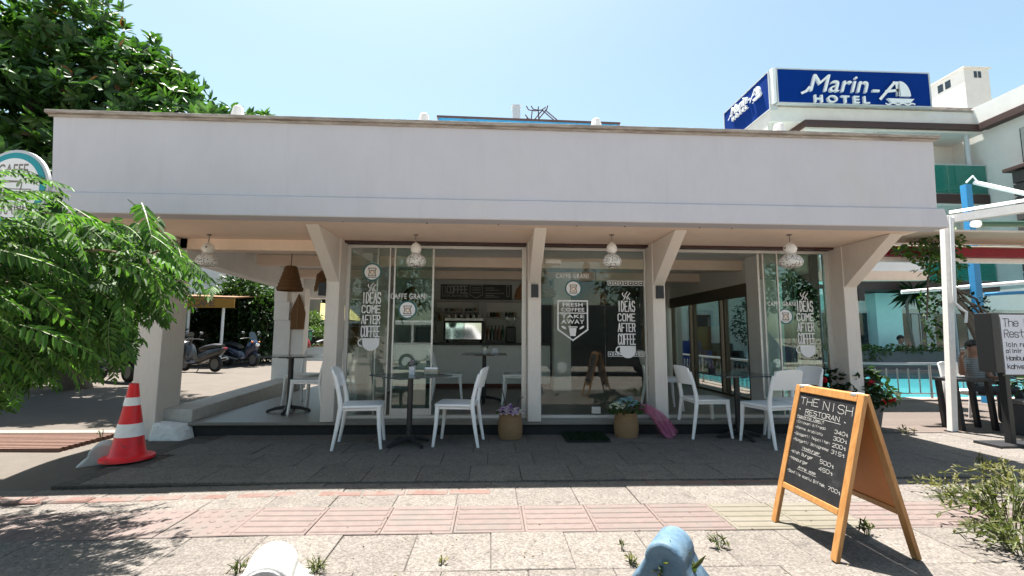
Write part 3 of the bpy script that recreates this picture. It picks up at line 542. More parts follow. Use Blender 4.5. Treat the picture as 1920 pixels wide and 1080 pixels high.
# ================================================================ chairs, tables, lamps and what stands on the pavement
m_chair = mat('white chair plastic', (.86, .85, .85), .38, .02, 3., tex='obj')
m_iron = mat('black table iron', (.018, .018, .02), .45, .15, 20., tex='obj'); m_ttop = mat('dark glass table top', (.035, .045, .055), .12, .2, 6., spec=.7, tex='obj')
SC = 1.05
def make_chair(label):
    t = thing('cafe_chair', label, 'chair')
    b = MB(); pts = []
    for cx_, cy_, a0 in ((.17, .17, 0), (-.17, .17, PI/2), (-.165, -.17, PI), (.165, -.17, PI*1.5)):
        pts += [(cx_+.045*math.cos(a0+a*PI/8), cy_+.045*math.sin(a0+a*PI/8)) for a in range(5)]
    b.prism(pts, .425, .452); b.prism([(x*.93, y*.93) for x, y in pts], .395, .4245); b.build('seat', m_chair, t, smooth=40, bevel=.008)
    for s in (-1, 1):
        MB().tube([(s*.205, .215, 0), (s*.195, .19, .22), (s*.188, .178, .43)], [.0155, .021, .026], 8).build('leg', m_chair, t, smooth=50)
        MB().tube([(s*.205, -.275, 0), (s*.198, -.235, .22), (s*.194, -.205, .43), (s*.194, -.215, .52), (s*.192, -.245, .66), (s*.186, -.275, .775)], [.0155, .021, .026, .024, .021, .017], 8).build('leg', m_chair, t, smooth=50)
    V, F = [], []; nU, nV = 9, 6
    for side in (0, 1):
        for j in range(nV+1):
            for i in range(nU+1):
                u = i/nU*2-1; v = j/nV; hw = .196-.012*v; top = .845-.022*abs(u)**4*1.3; z = .625+(top-.625)*v - (0.02*(1-u*u))*(1-v)*0
                y = -.236-.052*v-.045*(1-u*u)+(.0 if side == 0 else -.022)
                V.append((u*hw, y, z))
    k = (nU+1)*(nV+1)
    for j in range(nV):
        for i in range(nU):
            a = j*(nU+1)+i; F.append((a, a+1, a+nU+2, a+nU+1)); F.append((k+a, k+a+nU+1, k+a+nU+2, k+a+1))
    ring = [i for i in range(nU+1)]+[j*(nU+1)+nU for j in range(1, nV+1)]+[nV*(nU+1)+i for i in range(nU-1, -1, -1)]+[j*(nU+1) for j in range(nV-1, 0, -1)]
    for a, c in zip(ring, ring[1:]+ring[:1]): F.append((a, k+a, k+c, c))
    b = MB(); b.add(V, F); b.build('backrest', m_chair, t, smooth=50)
    b = MB(); b.ball((0, .0, 0), .012, 8, 0, (1.6, .5, .8), Matrix.Translation((0, -.178, .41))); b.build('maker_badge', m_iron, t)
    return t
def make_table(label, w_=.70):
    t = thing('cafe_table', label, 'table'); h = w_/2
    b = MB(); b.box(-h, h, -h, h, .738, .752); b.build('table_top', m_ttop, t, bevel=.004)
    MB().tube([(0, 0, .05), (0, 0, .715)], .033, 14).build('pedestal', m_iron, t, smooth=40)
    b = MB(); b.box(-.16, .16, -.02, .02, .715, .737); b.box(-.02, .02, -.16, .16, .714, .736); b.build('top_support', m_iron, t)
    for k in range(4):
        a = k*PI/2; ft = MB().tube([(.02*math.cos(a), .02*math.sin(a), .065), (.16*math.cos(a), .16*math.sin(a), .05), (.27*math.cos(a), .27*math.sin(a), .016)], [.034, .028, .022], 8, sq=(1, .8)).build('foot', m_iron, t, smooth=50)
        MB().lathe([(.024, 0), (.022, .014)], 8, 0, Matrix.Translation((.262*math.cos(a), .262*math.sin(a), 0))).build('foot_pad', m_iron, ft)
    return t
GC = 'white plastic cafe chairs'
proto_c = make_chair('x'); proto_t = make_table('x'); used = [0, 0]
def chair(x, y, z, deg, label):
    o = proto_c if not used[0] else copy_tree(proto_c); used[0] = 1
    o.location = (x, y, z); o.rotation_euler = (0, 0, rad(deg)); o.scale = (SC, SC, SC); tag(o, label, 'chair', GC); return o
def table(x, y, z, deg, label, s=1.04):
    o = proto_t if not used[1] else copy_tree(proto_t); used[1] = 1
    o.location = (x, y, z); o.rotation_euler = (0, 0, rad(deg)); o.scale = (SC*s/1.04, SC*s/1.04, SC); tag(o, label, 'table', 'dark square cafe tables'); return o
D = .162
chair(-1.46, 5.40, 0, -82, 'white chair on the pavement with its back to the patio, before the first glass panes')
chair(-.40, 5.50, 0, 83, 'white chair on the pavement facing the outdoor table from the flower basket side')
table(-.94, 5.44, 0, 42, 'dark outdoor table with purple flowers, between two white chairs before the glass', .98)
chair(2.76, 5.88, 0, -87, 'white chair on the pavement beside the pink tulle, facing the table')
chair(3.30, 5.40, 0, 14, 'white chair on the pavement seen from behind, nearest the chalkboard')
chair(3.78, 5.70, 0, 100, 'white chair on the pavement half hidden by the chair nearest the chalkboard')
table(3.10, 5.72, 0, 5, 'dark outdoor table among the white chairs beside the chalkboard')
table(-2.86, 6.72, D, 8, 'dark table in the open patio under the woven lamps')
chair(-2.50, 6.62, D, 80, 'white chair in the patio with its back to the glazed wall')
chair(-2.95, 7.45, D, 168, 'white chair in the patio facing the street from behind the table')
chair(-2.55, 7.9, D, 120, 'white chair at the rear of the patio, turned, before the red motorbike')
table(-.12, 7.75, D, 0, 'dark table inside the cafe before the grey bar counter')
chair(.42, 7.55, D, 84, 'white chair inside the open window, before the bar, behind the purple flower basket')
chair(-.70, 7.65, D, -86, 'white chair inside the cafe behind the outdoor table with flowers')
chair(2.62, 6.95, D, -95, 'white chair inside the glass just behind the column with pink tulle')
# ------------- things on the tables
m_pot = mat('white pot glaze', (.72, .72, .74), .3, .03); m_purple = leafmat('purple petals', (.16, .05, .30), (.32, .16, .48), .6, .2); m_lilac = leafmat('lilac petals', (.50, .34, .66), (.74, .62, .80), .6, .2)
m_pinkp = leafmat('pink petals', (.5, .10, .18), (.62, .28, .34), .6, .2); m_bluep = leafmat('blue petals', (.12, .30, .46), (.35, .52, .62), .6, .2); m_whitep = leafmat('white petals', (.7, .68, .62), (.75, .74, .7), .6, .2)
m_redp = leafmat('red petals', (.55, .015, .02), (.65, .04, .06), .55, .2); m_sprig = leafmat('sprig leaves', (.03, .07, .02), (.06, .13, .035), .5, .25)
def posy(parent, c, rx, rz, n, mats_, pet=.016, name='flower'):
    for i in range(n):
        a = random.uniform(0, 2*PI); e = random.uniform(.05, 1); r = rx*math.sqrt(random.random()); b = MB()
        p = (c[0]+r*math.cos(a), c[1]+r*math.sin(a), c[2]+rz*(1-(r/rx)**2)*random.uniform(.5, 1))
        for k in range(5):
            t = 2*PI*k/5+a; ca, sa = math.cos(t), math.sin(t); q = pet*random.uniform(.8, 1.2)
            b.add([(p[0], p[1], p[2]), (p[0]+q*(ca*.8-sa*.45), p[1]+q*(sa*.8+ca*.45), p[2]+q*.5), (p[0]+q*1.3*ca, p[1]+q*1.3*sa, p[2]+q*.35), (p[0]+q*(ca*.8+sa*.45), p[1]+q*(sa*.8-ca*.45), p[2]+q*.5)], [(0, 1, 2, 3)])
        b.ball(p, pet*.5, 6); b.build(name, mats_[i % len(mats_)], parent)
def sprigs(parent, c, rx, rz, n, ln=.04, mt=None, name='foliage'):
    b = MB()
    for i in range(n):
        a = random.uniform(0, 2*PI); r = rx*math.sqrt(random.random()); p = Vector((c[0]+r*math.cos(a), c[1]+r*math.sin(a), c[2]+rz*random.uniform(-.2, .9)*(1-(r/rx)**2*.6)))
        d = Vector((math.cos(a), math.sin(a), random.uniform(-.2, 1))).normalized(); s = d.cross(Vector((random.gauss(0, 1), random.gauss(0, 1), random.gauss(0, 1)))).normalized(); l = ln*random.uniform(.6, 1.3)
        b.add([p, p+d*l*.5+s*l*.28, p+d*l, p+d*l*.5-s*l*.28], [(0, 1, 2, 3)])
    return b.build(name, mt or m_sprig, parent)
TZ = .752*SC
fp = thing('flower_pot', 'small white pot of purple flowers on the outdoor table', 'flower pot', (-.93, 5.47, TZ), world=True)
MB().lathe([(.042, 0), (.048, .095), (.043, .095), (.038, .01)], 4, 0, xf((-.93, 5.47, TZ), rad(45))).build('pot', m_pot, fp, bevel=.003)
sprigs(fp, (-.93, 5.47, TZ+.10), .06, .05, 30, .035); posy(fp, (-.93, 5.47, TZ+.10), .065, .07, 22, [m_purple, m_lilac], .012)
nb = thing('napkin_box', 'low woven napkin box beside the purple flowers', 'napkin box', (-.72, 5.50, TZ), world=True); m_cane = mat('pale cane', (.40, .36, .28), .7, .25, 30.)
MB().box(-.79, -.63, 5.44, 5.56, TZ+.001, TZ+.06).build('box', m_cane, nb, bevel=.008); MB().box(-.785, -.635, 5.47, 5.53, TZ+.06, TZ+.085).build('napkin', m_pot, nb, bevel=.004)
fp = thing('flower_pot', 'white pot with dried flowers on the indoor table before the bar', 'flower pot', (-.11, 7.75, D+TZ), world=True)
MB().lathe([(.045, 0), (.05, .10), (.045, .10), (.04, .01)], 4, 0, xf((-.11, 7.75, D+TZ), rad(45))).build('pot', m_pot, fp, bevel=.003); sprigs(fp, (-.11, 7.75, D+TZ+.1), .055, .06, 26, .03); posy(fp, (-.11, 7.75, D+TZ+.1), .05, .06, 8, [m_purple], .011)
gl_ = thing('napkin_holder', 'small white napkin holder on the indoor table', 'napkin holder', (.06, 7.72, D+TZ), world=True); MB().hexa([(-.02, 7.68, D+TZ+.001), (.12, 7.68, D+TZ+.001), (.12, 7.76, D+TZ+.001), (-.02, 7.76, D+TZ+.001)], [(.02, 7.7, D+TZ+.085), (.10, 7.7, D+TZ+.085), (.10, 7.74, D+TZ+.085), (.02, 7.74, D+TZ+.085)]).build('holder', m_pot, gl_, bevel=.006)
fp = thing('flower_pot', 'dark pot of magenta flowers on the table beside the chalkboard', 'flower pot', (2.86, 5.86, TZ), world=True); MB().lathe([(.04, 0), (.05, .06), (.045, .06), (.03, .01)], 12, 0, xf((2.86, 5.86, TZ))).build('pot', m_iron, fp, smooth=40)
m_mag = leafmat('magenta petals', (.20, .02, .12), (.34, .06, .24), .6, .2); sprigs(fp, (2.86, 5.86, TZ+.06), .085, .05, 30, .04); posy(fp, (2.86, 5.86, TZ+.06), .09, .06, 20, [m_mag, m_purple], .014)
# ------------- gourd lamps
m_gourd = mat('white lacquered gourd', (.74, .72, .70), .45, .05, 8., tex='obj')
m_gholes = mat('drilled gourd', (.70, .68, .66), .5, .05, 8., tex='obj')
n = m_gholes.node_tree.nodes; L = m_gholes.node_tree.links; g = n.new('ShaderNodeTexCoord'); v = n.new('ShaderNodeTexVoronoi'); v.inputs['Scale'].default_value = 50; L.new(g.outputs['Object'], v.inputs['Vector'])
r = n.new('ShaderNodeMapRange'); r.inputs[1].default_value = .30; r.inputs[2].default_value = .42; r.inputs[3].default_value = .03; r.inputs[4].default_value = 1; L.new(v.outputs['Distance'], r.inputs[0])
b_ = n['Principled BSDF']; src = b_.inputs['Base Color'].links[0].from_socket; x = n.new('ShaderNodeMix'); x.data_type = 'RGBA'; x.blend_type = 'MULTIPLY'; x.inputs[0].default_value = 1; L.new(src, x.inputs[6]); L.new(r.outputs[0], x.inputs[7]); L.new(x.outputs[2], b_.inputs['Base Color'])
def gourd(px, label, s=1., lean=0., waist=1.):
    h = aZ(px, 440, 2.498); x = h.x; y = h.y
    t = thing('gourd_lamp', label, 'hanging lamp', (x, y, 2.498), group='white gourd lamps under the soffit'); t.rotation_euler = (0, lean, random.random()*6)
    MB().lathe([(.022, -.012), (.03, 0)], 12).tube([(0, 0, 0), (.004, .002, -.05), (-.003, 0, -.10)], .006, 6).build('cord', m_greyv, t, smooth=40)
    up = [(.012, -.095), (.02, -.105), (.05, -.125), (.068, -.16), (.070, -.185), (.060, -.215), (.046*waist, -.238)]
    b = MB(); b.lathe([(r_*s, z_) for r_, z_ in up], 22); b.build('neck_bulb', m_gourd, t, smooth=60)
    b = MB(); b.ball((.0, -.066*s, -.17), .012, 8); b.build('hole', m_iron, t)
    lo = [(.046*waist, -.2385), (.070, -.255), (.105, -.285), (.124, -.325), (.124, -.352), (.108, -.385), (.082, -.402), (.07, -.404), (.066, -.395)]
    b = MB(); b.lathe([(r_*s, z_) for r_, z_ in lo], 26, caps=False); b.build('lamp_shade', m_gholes, t, smooth=60)
    return t
gourd(392, 'white gourd lamp hanging over the traffic cone end of the terrace, dark dots below', 1.03)
gourd(780, 'white gourd lamp hanging before the first glass panes, bell shaped with open base', .98, .03)
gourd(1147, 'white gourd lamp hanging before the glass door, small top bulb', .94, -.02, .8)
gourd(1480, 'white gourd lamp hanging nearest the pool, wide base with square dots', 1.08, .01)
# ------------- box wall lights on the columns
for x, y, lab in ((-2.185, 5.96, 'first column beside the patio'), (.555, 5.90, 'column between counter window and glass door'), (2.215, 5.90, 'column with pink tulle at its foot'), (4.995, 5.97, 'last column before the pool')):
    t = thing('wall_light', 'small black box wall light on the '+lab, 'wall light', (x, y, 1.83), group='black box lights on the columns', world=True)
    side = abs(y-5.90) > .01
    MB().box(x-.045, x+.045, y-.03 if not side else y-.05, y+.029 if not side else y+.05, 1.75, 1.92).build('housing', m_iron, t, bevel=.004)
    MB().lathe([(.026, 0), (.026, .004)], 12, 0, Matrix.Translation((x, y, 1.745))).build('lens', m_pot, t)
# ------------- woven lamps of the patio and the room
m_wicker = mat('dark wicker', (.13, .060, .022), .75, .35, 60., .8, 120, c2=(.20, .10, .04), tex='obj', stretch=(1, 1, 3)); m_jute = mat('jute', (.24, .15, .075), .85, .3, 70., .8, 120, tex='obj', stretch=(1, 1, 4))
def pendant(x, y, z, prof, label, n=26, fringe=0, mt=None, cord=2.617, nm='woven_lamp'):
    t = thing(nm, label, 'hanging lamp', (x, y, z), group='woven pendant lamps')
    MB().tube([(0, 0, prof[-1][1]-.02), (0, 0, cord-z)], .006, 6).build('cord', m_iron, t)
    b = MB(); N = 12; pr = []
    for i, (r_, z_) in enumerate(prof): pr.append((r_, z_))
    fine = []
    for (r0, z0_), (r1, z1) in zip(pr, pr[1:]):
        k = max(1, int(abs(z1-z0_)/.012)+1)
        for j in range(k): f_ = j/k; fine.append((r0+(r1-r0)*f_+.0035*math.sin((z0_+(z1-z0_)*f_)*420), z0_+(z1-z0_)*f_))
    fine.append(pr[-1]); b.lathe(fine, n, caps=False); b.build('lamp_shade', mt or m_wicker, t, smooth=60)
    if fringe:
        b = MB()
        for k in range(fringe): a = 2*PI*k/fringe; b.tube([(prof[0][0]*math.cos(a), prof[0][0]*math.sin(a), prof[0][1]), (prof[0][0]*math.cos(a)*1.02, prof[0][0]*math.sin(a)*1.02, prof[0][1]-.09)], [.011, .006], 5)
        b.build('fringe', m_jute, t, kind='stuff')
    return t
pendant(-3.17, 7.25, 1.93, [(.19, 0), (.195, .055), (.18, .06), (.09, .38), (.06, .395), (.01, .40)], 'brown bell shaped wicker lamp over the patio table')
pendant(-2.86, 7.9, 2.07, [(.17, 0), (.165, .05), (.15, .2), (.08, .27), (.01, .30)], 'fringed jute lamp beside the first column, behind the bell shaped lamp', fringe=22)
pendant(.98, 8.4, 1.98, [(.20, 0), (.205, .05), (.18, .12), (.09, .22), (.05, .36), (.01, .40)], 'woven lamp inside the glass door behind the round sticker', mt=m_jute)
pendant(1.98, 8.6, 1.85, [(.24, 0), (.20, .18), (.10, .30), (.04, .36), (.01, .38)], 'wide woven lamp inside the glass door behind the lettering')
pendant(.62, 8.0, 1.9, [(.24, 0), (.20, .16), (.10, .30), (.04, .36), (.01, .38)], 'wide woven lamp inside the door near the middle column')
pendant(-1.62, 9.2, 1.85, [(.20, 0), (.18, .2), (.08, .34), (.01, .40)], 'dark wicker lamp hanging at the bar end behind the glass')
wd = thing('wooden_ornament', 'flame shaped dark wooden ornament hanging on the rear patio column', 'ornament', (-4.15, 9.92, 1.7), world=True)
M = frame((-4.13, 9.90, 1.66), (1, 0, 0), (0, 0, 1)); MB().prism([(-.14, -.30), (.14, -.30), (.155, .05), (.10, .22), (0, .46), (-.10, .22), (-.155, .05)], -.02, .02, 0, M).build('board', m_wicker, wd, bevel=.006); MB().prism([(-.012, -.29), (.012, -.29), (.012, .36), (-.012, .36)], .0205, .028, 0, M).build('spine', m_jute, wd)
# ------------- flower baskets, tulle, mat
m_basket = mat('rattan basket', (.25, .145, .065), .75, .3, 60., .9, 110, c2=(.33, .20, .10), stretch=(1, 1, 4))
def basket(x, y, label, r=.145, h=.30):
    t = thing('flower_basket', label, 'basket', (x, y, 0), group='rattan flower baskets', world=True); b = MB(); pr = []
    for i in range(41): z = h*i/40; pr.append((r*(.93+.10*math.sin(PI*min(1, z/h*1.1+.05)))+.004*abs(math.sin(i*PI/2.5)), z))
    pr += [(r*.90, h-.005), (r*.86, .05)]; b.lathe(pr, 30, 0, Matrix.Translation((x, y, .002))); b.build('basket', m_basket, t, smooth=70)
    MB().lathe([(r*.86, h-.05), (.001, h-.03)], 20, 0, Matrix.Translation((x, y, 0))).build('soil', m_ground, t); return t
t = basket(.24, 5.76, 'rattan basket of lilac flowers beneath the counter window'); sprigs(t, (.24, 5.76, .29), .14, .08, 60, .05); posy(t, (.24, 5.76, .30), .165, .10, 80, [m_lilac, m_lilac, m_purple, m_whitep], .026)
m_stick = mat('dark twig', (.06, .035, .03), .8); m_maroon = leafmat('maroon tulle', (.07, .01, .03), (.12, .02, .05), .7, .3)
MB().tube([(.20, 5.72, .3), (.16, 5.74, .5), (.13, 5.75, .62)], .006, 6).tube([(.30, 5.74, .3), (.34, 5.73, .46), (.40, 5.72, .50)], .005, 6).build('twig', m_stick, t)
t = basket(1.70, 5.80, 'rattan basket of blue and white flowers beside the door mat'); sprigs(t, (1.70, 5.8, .30), .19, .17, 130, .07); posy(t, (1.72, 5.8, .40), .14, .10, 40, [m_bluep], .026); posy(t, (1.58, 5.74, .37), .10, .06, 22, [m_whitep], .026)
m_tulle = bpy.data.materials.new('pink tulle'); m_tulle.use_nodes = True; n = m_tulle.node_tree.nodes; L = m_tulle.node_tree.links; bs_ = n['Principled BSDF']; bs_.inputs['Base Color'].default_value = (.58, .17, .30, 1); bs_.inputs['Roughness'].default_value = .7
tb = n.new('ShaderNodeBsdfTransparent'); ms = n.new('ShaderNodeMixShader'); ms.inputs[0].default_value = .42; L.new(tb.outputs[0], ms.inputs[1]); L.new(bs_.outputs[0], ms.inputs[2]); L.new(ms.outputs[0], n['Material Output'].inputs[0])
b = MB(); N = 40
for ly in range(3):
    V = []; a0 = Vector((1.82, 5.76+.03*ly, .36)); a1 = Vector((2.24, 5.66+.05*ly, .02))
    for i in range(13):
        f_ = i/12; c_ = a0.lerp(a1, f_); c_.z = .36-.34*f_**1.7+.05*math.sin(f_*PI)+.012*math.sin(f_*9+ly); wd_ = .025+.10*f_
        for j in range(11): u = j/10*2-1; V.append((c_.x+wd_*.55*u+.012*math.sin(f_*14+j*1.7), c_.y+.035*math.sin(j*2.1+ly*2+f_*4)*(.3+f_), max(.008+.004*ly, c_.z+wd_*.75*u*(1-.3*f_)+.012*math.sin(j*3.+ly))))
    b.add(V, [(i*11+j, i*11+j+1, (i+1)*11+j+1, (i+1)*11+j) for i in range(12) for j in range(10)])
tu = b.build('tulle_cloth', m_tulle, smooth=180); tag(tu, 'bright pink tulle trailing from the blue flower basket to the pavement', 'cloth')
m_mat = leafmat('dark turf', (.008, .018, .008), (.02, .04, .016), .8, .1)
dm = thing('door_mat', 'dark green turf mat on the pavement before the glass door', 'door mat', (1.15, 5.75, .004), world=True); MB().box(.90, 1.42, 5.48, 5.94, .004, .02).build('backing', m_iron, dm)
b = MB()
for i in range(2600):
    x = random.uniform(.90, 1.42); y = random.uniform(5.48, 5.94); a = random.uniform(0, 6.3); l = random.uniform(.02, .045); q = Vector((math.cos(a), math.sin(a), 0))*.004; t_ = Vector((random.gauss(0, .012), random.gauss(0, .012), l)); p = Vector((x, y, .02)); b.add([p-q, p+q, p+t_], [(0, 1, 2)])
b.build('pile', m_mat, dm, kind='stuff')
# ------------- chalkboard
m_pine = mat('varnished pine', (.33, .15, .045), .42, .14, 5., .12, 40, c2=(.39, .195, .065), tex='obj', stretch=(9, 9, .8)); m_slate = mat('blackboard', (.014, .014, .016), .5, .3, 7., tex='obj', stain=((.06, .06, .062), 5., .60, .55)); m_brown = mat('brown hardboard', (.50, .17, .042), .5, .06, 4., tex='obj'); m_chalk = mat('chalk', (.48, .47, .44), .9, .15, 60.)
cb = thing('chalkboard', 'pine framed a-board with the chalked restaurant menu standing on the pavement', 'a-board', (2.1, 2.95, 0), world=True)
fl, fr = aZ(1452, 977, 0), aZ(1576, 1058, 0); br = aZ(1722, 1052, 0); u = (fr-fl).normalized()
tl = aY(1488, 726, fl.y+.0); # apex solved along the plane over the mid depth of the legs
wdt = (fr-fl).length; bl = br-(fr-fl)
apex_l = (fl+bl)/2+Vector((0, 0, 1)); apex_r = (fr+br)/2+Vector((0, 0, 1))
# height of the apex from the photograph
best = min((abs(pix((apex_r.x, apex_r.y, z))[1]-742)+abs(pix((apex_l.x, apex_l.y, z))[1]-722), z) for z in np.linspace(.6, 1.6, 201)); AZ = best[1]; apex_l.z = apex_r.z = AZ
def leaf_(o, uu, top, nm, thick, sgn):     # one half: frame of two stiles and two rails, with a board in it
    vv = (top-o); Lh = vv.length; M = frame(o, uu, vv); s = .048; h0, h1 = (0, thick)
    for x in (0, wdt-s): MB().box(x, x+s, 0, Lh, h0, h1, 0, M).build('stile', m_pine, cb, bevel=.004)
    MB().box(s+.001, wdt-s-.001, Lh-s, Lh, h0, h1, 0, M).build('rail', m_pine, cb, bevel=.004); MB().box(s+.001, wdt-s-.001, .24, .24+s*.8, h0, h1, 0, M).build('rail', m_pine, cb, bevel=.004)
    return M, Lh, s
Mf, Lh, s = leaf_(fl, u, apex_l, 'front', .026, 1)
bd = MB().box(s-.008, wdt-s+.008, .255, Lh-s+.008, .007, .018, 0, Mf).build('board', m_slate, cb)
Mb, Lb, _ = leaf_(br, -u, apex_r, 'rear', .026, 1)
MB().box(s-.008, wdt-s+.008, .255, Lb-s+.008, .007, .018, 0, Mb).build('board', m_brown, cb)
M2 = Mf @ Matrix.Translation((s, .28, .0185)); BW = wdt-2*s; BH = Lh-s-.28
b = MB(); q = lambda f: BH*f; T = .0022
hand(b, 'THE', .02, q(.875), q(.075), T*1.1, M2, jit=.05, fit=BW*.34); hand(b, 'NISH', BW*.47, q(.86), q(.085), T*1.1, M2, jit=.05, fit=BW*.48)
hand(b, '~', .02, q(.80), q(.03), T, M2); hand(b, 'RESTORAN', BW*.17, q(.775), q(.05), T, M2, jit=.05, fit=BW*.60); hand(b, '~', BW*.85, q(.77), q(.03), T, M2); ribbon(b, [(BW*.16, q(.762)), (BW*.80, q(.758))], T, M2)
hand(b, 'Makarna Cesit', .015, q(.725), q(.026), T*.75, M2, jit=.07, fit=BW*.5); ribbon(b, [(.015, q(.716)), (BW*.5, q(.714))], T*.7, M2)
rows = [('-Chicken Alfredo', '340q', .665), ('-Penne Arabiata', '300q', .60), ('-Spagetti Napoliten', '200q', .535), ('-Spagetti Bolognese', '315q', .47)]
for tx_, pr_, y in rows: hand(b, tx_, .012, q(y), q(.027), T*.62, M2, jit=.07, fit=BW*.0345*len(tx_)); hand(b, pr_, BW*.73, q(y-.008), q(.036), T*.85, M2, jit=.05, fit=BW*.22)
hand(b, 'Hamburger', BW*.24, q(.405), q(.026), T*.75, M2, jit=.07, fit=BW*.32); ribbon(b, [(BW*.22, q(.393)), (BW*.58, q(.39))], T*.7, M2)
for tx_, pr_, y in (('-Nish Burger', '500q', .335), ('-Hamburger', '450q', .265)): hand(b, tx_, .012, q(y), q(.030), T*.75, M2, jit=.07, fit=BW*.036*len(tx_)); hand(b, pr_, BW*.58, q(y-.004), q(.036), T*.85, M2, jit=.05, fit=BW*.24)
hand(b, 'Anne eze', BW*.22, q(.20), q(.026), T*.75, M2, jit=.07, fit=BW*.32); ribbon(b, [(BW*.2, q(.188)), (BW*.56, q(.185))], T*.7, M2)
hand(b, '-Bonfile soslu Biftek', .012, q(.125), q(.028), T*.75, M2, jit=.07, fit=BW*.70); hand(b, '700q', BW*.78, q(.118), q(.034), T*.85, M2, jit=.05, fit=BW*.2)
b.build('chalk_writing', m_chalk, bd)
for pt in (apex_l, apex_r): p = pt.lerp(apex_l if pt is apex_r else apex_r, .12); MB().box(p.x-.03, p.x+.03, p.y-.02, p.y+.02, AZ-.008, AZ+.008).build('hinge', m_alu, cb, bevel=.002)
# ------------- traffic cone
m_cone = mat('red cone plastic', (.78, .012, .02), .45, .12, 6., stain=((.22, .05, .05), 11., .56, .6)); m_refl = mat('white reflective sleeve', (.85, .85, .86), .4, .05, 14., stain=((.6, .58, .55), 8., .58, .3))
cx, cy = -3.62, 4.86; cz = .012
tc = thing('traffic_cone', 'red traffic cone with two white bands beside the pier', 'traffic cone', (cx, cy, cz), world=True); Mt = Matrix.Translation((cx, cy, cz)); b = MB()
cr = lambda z: .145-.110*(z-.05)/.69
b.lathe([(.225, 0), (.222, .022), (.19, .032), (.165, .036), (.147, .055), (cr(.22), .22)], 32, 0, Mt); b.build('base', m_cone, tc, smooth=35)
for z0_, z1, mt, nm in ((.2205, .345, m_refl, 'band'), (.3455, .52, m_cone, 'body'), (.5205, .60, m_refl, 'band'), (.6005, .735, m_cone, 'tip')):
    e = .004 if nm == 'band' else 0; MB().lathe([(cr(z0_)+e, z0_), (cr(z1)+e, z1), (cr(z1)-.014, z1)] if nm != 'tip' else [(cr(z0_), z0_), (cr(z1)+.003, z1), (cr(z1)-.012, z1+.002), (cr(z1)-.014, z1-.05)], 32, 0, Mt).build(nm, mt, tc, smooth=35)
# ------------- hump shaped bollards: a drum on its side with a foot
m_bw = mat('white bollard paint', (.50, .49, .47), .6, .06, 6., .3, 40, stain=((.36, .33, .30), 5., .62, .45)); m_bb = mat('blue bollard paint', (.05, .105, .165), .65, .2, 9., .4, 40, c2=(.08, .135, .185), stain=((.15, .15, .15), 7., .58, .6)); m_bg = mat('grey white bollard paint', (.42, .41, .41), .75, .2, 8., .6, 40, stain=((.25, .23, .21), 7., .55, .5))
def bollard(x, y, z, rz, mts, label, r=.12, ln=.24, hc=.14):
    t = thing('bollard', label, 'bollard', (x, y, z), rz, 'hump shaped concrete bollards'); arc = [(r*math.cos(a), hc+r*math.sin(a)) for a in np.linspace(-.25, PI+.25, 19)]
    M = Matrix(((1, 0, 0, 0), (0, 0, -1, 0), (0, 1, 0, 0), (0, 0, 0, 1)))
    pl_ = [(r*1.9, -.1), (r*1.75, .0), (r*1.35, hc*.38)]+[q for q in arc if True][1:-1]+[(-r*1.35, hc*.38), (-r*1.75, .0), (-r*1.9, -.1)]
    MB().prism(pl_, -ln/2, ln/2, 0, M).build('hump', mts[0], t, smooth=45, bevel=.018, seg=3)
    if len(mts) > 1:
        MB().prism([(r*.86*math.cos(a), hc+r*.86*math.sin(a)) for a in np.linspace(0, 2*PI, 24, endpoint=False)], ln/2, ln/2+.012, 0, M).build('end_face', mts[1], t, smooth=45, bevel=.006)
    return t
bollard(-1.09, 2.44, 0, rad(14), [m_bw, m_bg], 'white hump bollard at the road edge, grey round end', .118, .28, .055)
bollard(.95, 2.49, 0, rad(-35), [m_bb], 'blue hump bollard with bare patches at the road edge', .10, .26, .115)
bollard(-3.93, 4.96, -.04, rad(30), [m_bw], 'small whitish hump bollard touching the traffic cone', .105, .26, .085)
# ------------- drain grate across the lane
m_rust = mat('rusty grate steel', (.115, .055, .035), .7, .25, 9., .3, 60)
dg_ = thing('drain_grate', 'long rusty drain grate sunk across the lane mouth', 'drain grate', (-5.6, 5.6, -.03), world=True)
for k in range(11): y = 5.24+k*.072; MB().hexa([(-9.5, y, -.12), (-4.66, y+.05, -.12), (-4.66, y+.09, -.12), (-9.5, y+.04, -.12)], [(-9.5, y, .012-.004*(k % 2)), (-4.66, y+.05, .012), (-4.66, y+.09, .012), (-9.5, y+.04, .012-.004*(k % 2))]).build('bar', m_rust, dg_)
for x in (-9.0, -7.6, -6.2, -4.9): MB().box(x, x+.03, 5.26, 6.0, -.14, -.04).build('cross_bar', m_rust, dg_)
# ================================================================ hotel behind the pool
m_hot = mat('cream hotel wall', (.70, .685, .66), .85, .05, 1., .2, 20, stain=((.6, .55, .50), .8, .6, .3)); m_hotg = mat('wall tinted by pool light', (.50, .78, .77), .8, .05, 1.); m_fas = mat('brown fascia board', (.06, .030, .026), .6, .15, 3., stretch=(.5, 1, 5))  # the turquoise is pool light painted onto the shaded ground floor wall
m_curt = mat('grey curtain', (.42, .42, .40), .9, .25, 9., stretch=(7, 7, .3)); m_bal = glassmat('green balustrade glass', (.66, .95, .88), 1.5, 1.2); n = m_bal.node_tree.nodes; L = m_bal.node_tree.links; o_ = n['Material Output']; sh0 = o_.inputs[0].links[0].from_socket; d_ = n.new('ShaderNodeBsdfDiffuse'); d_.inputs[0].default_value = (.12, .55, .48, 1); t_ = n.new('ShaderNodeBsdfTranslucent'); t_.inputs[0].default_value = (.10, .55, .45, 1)
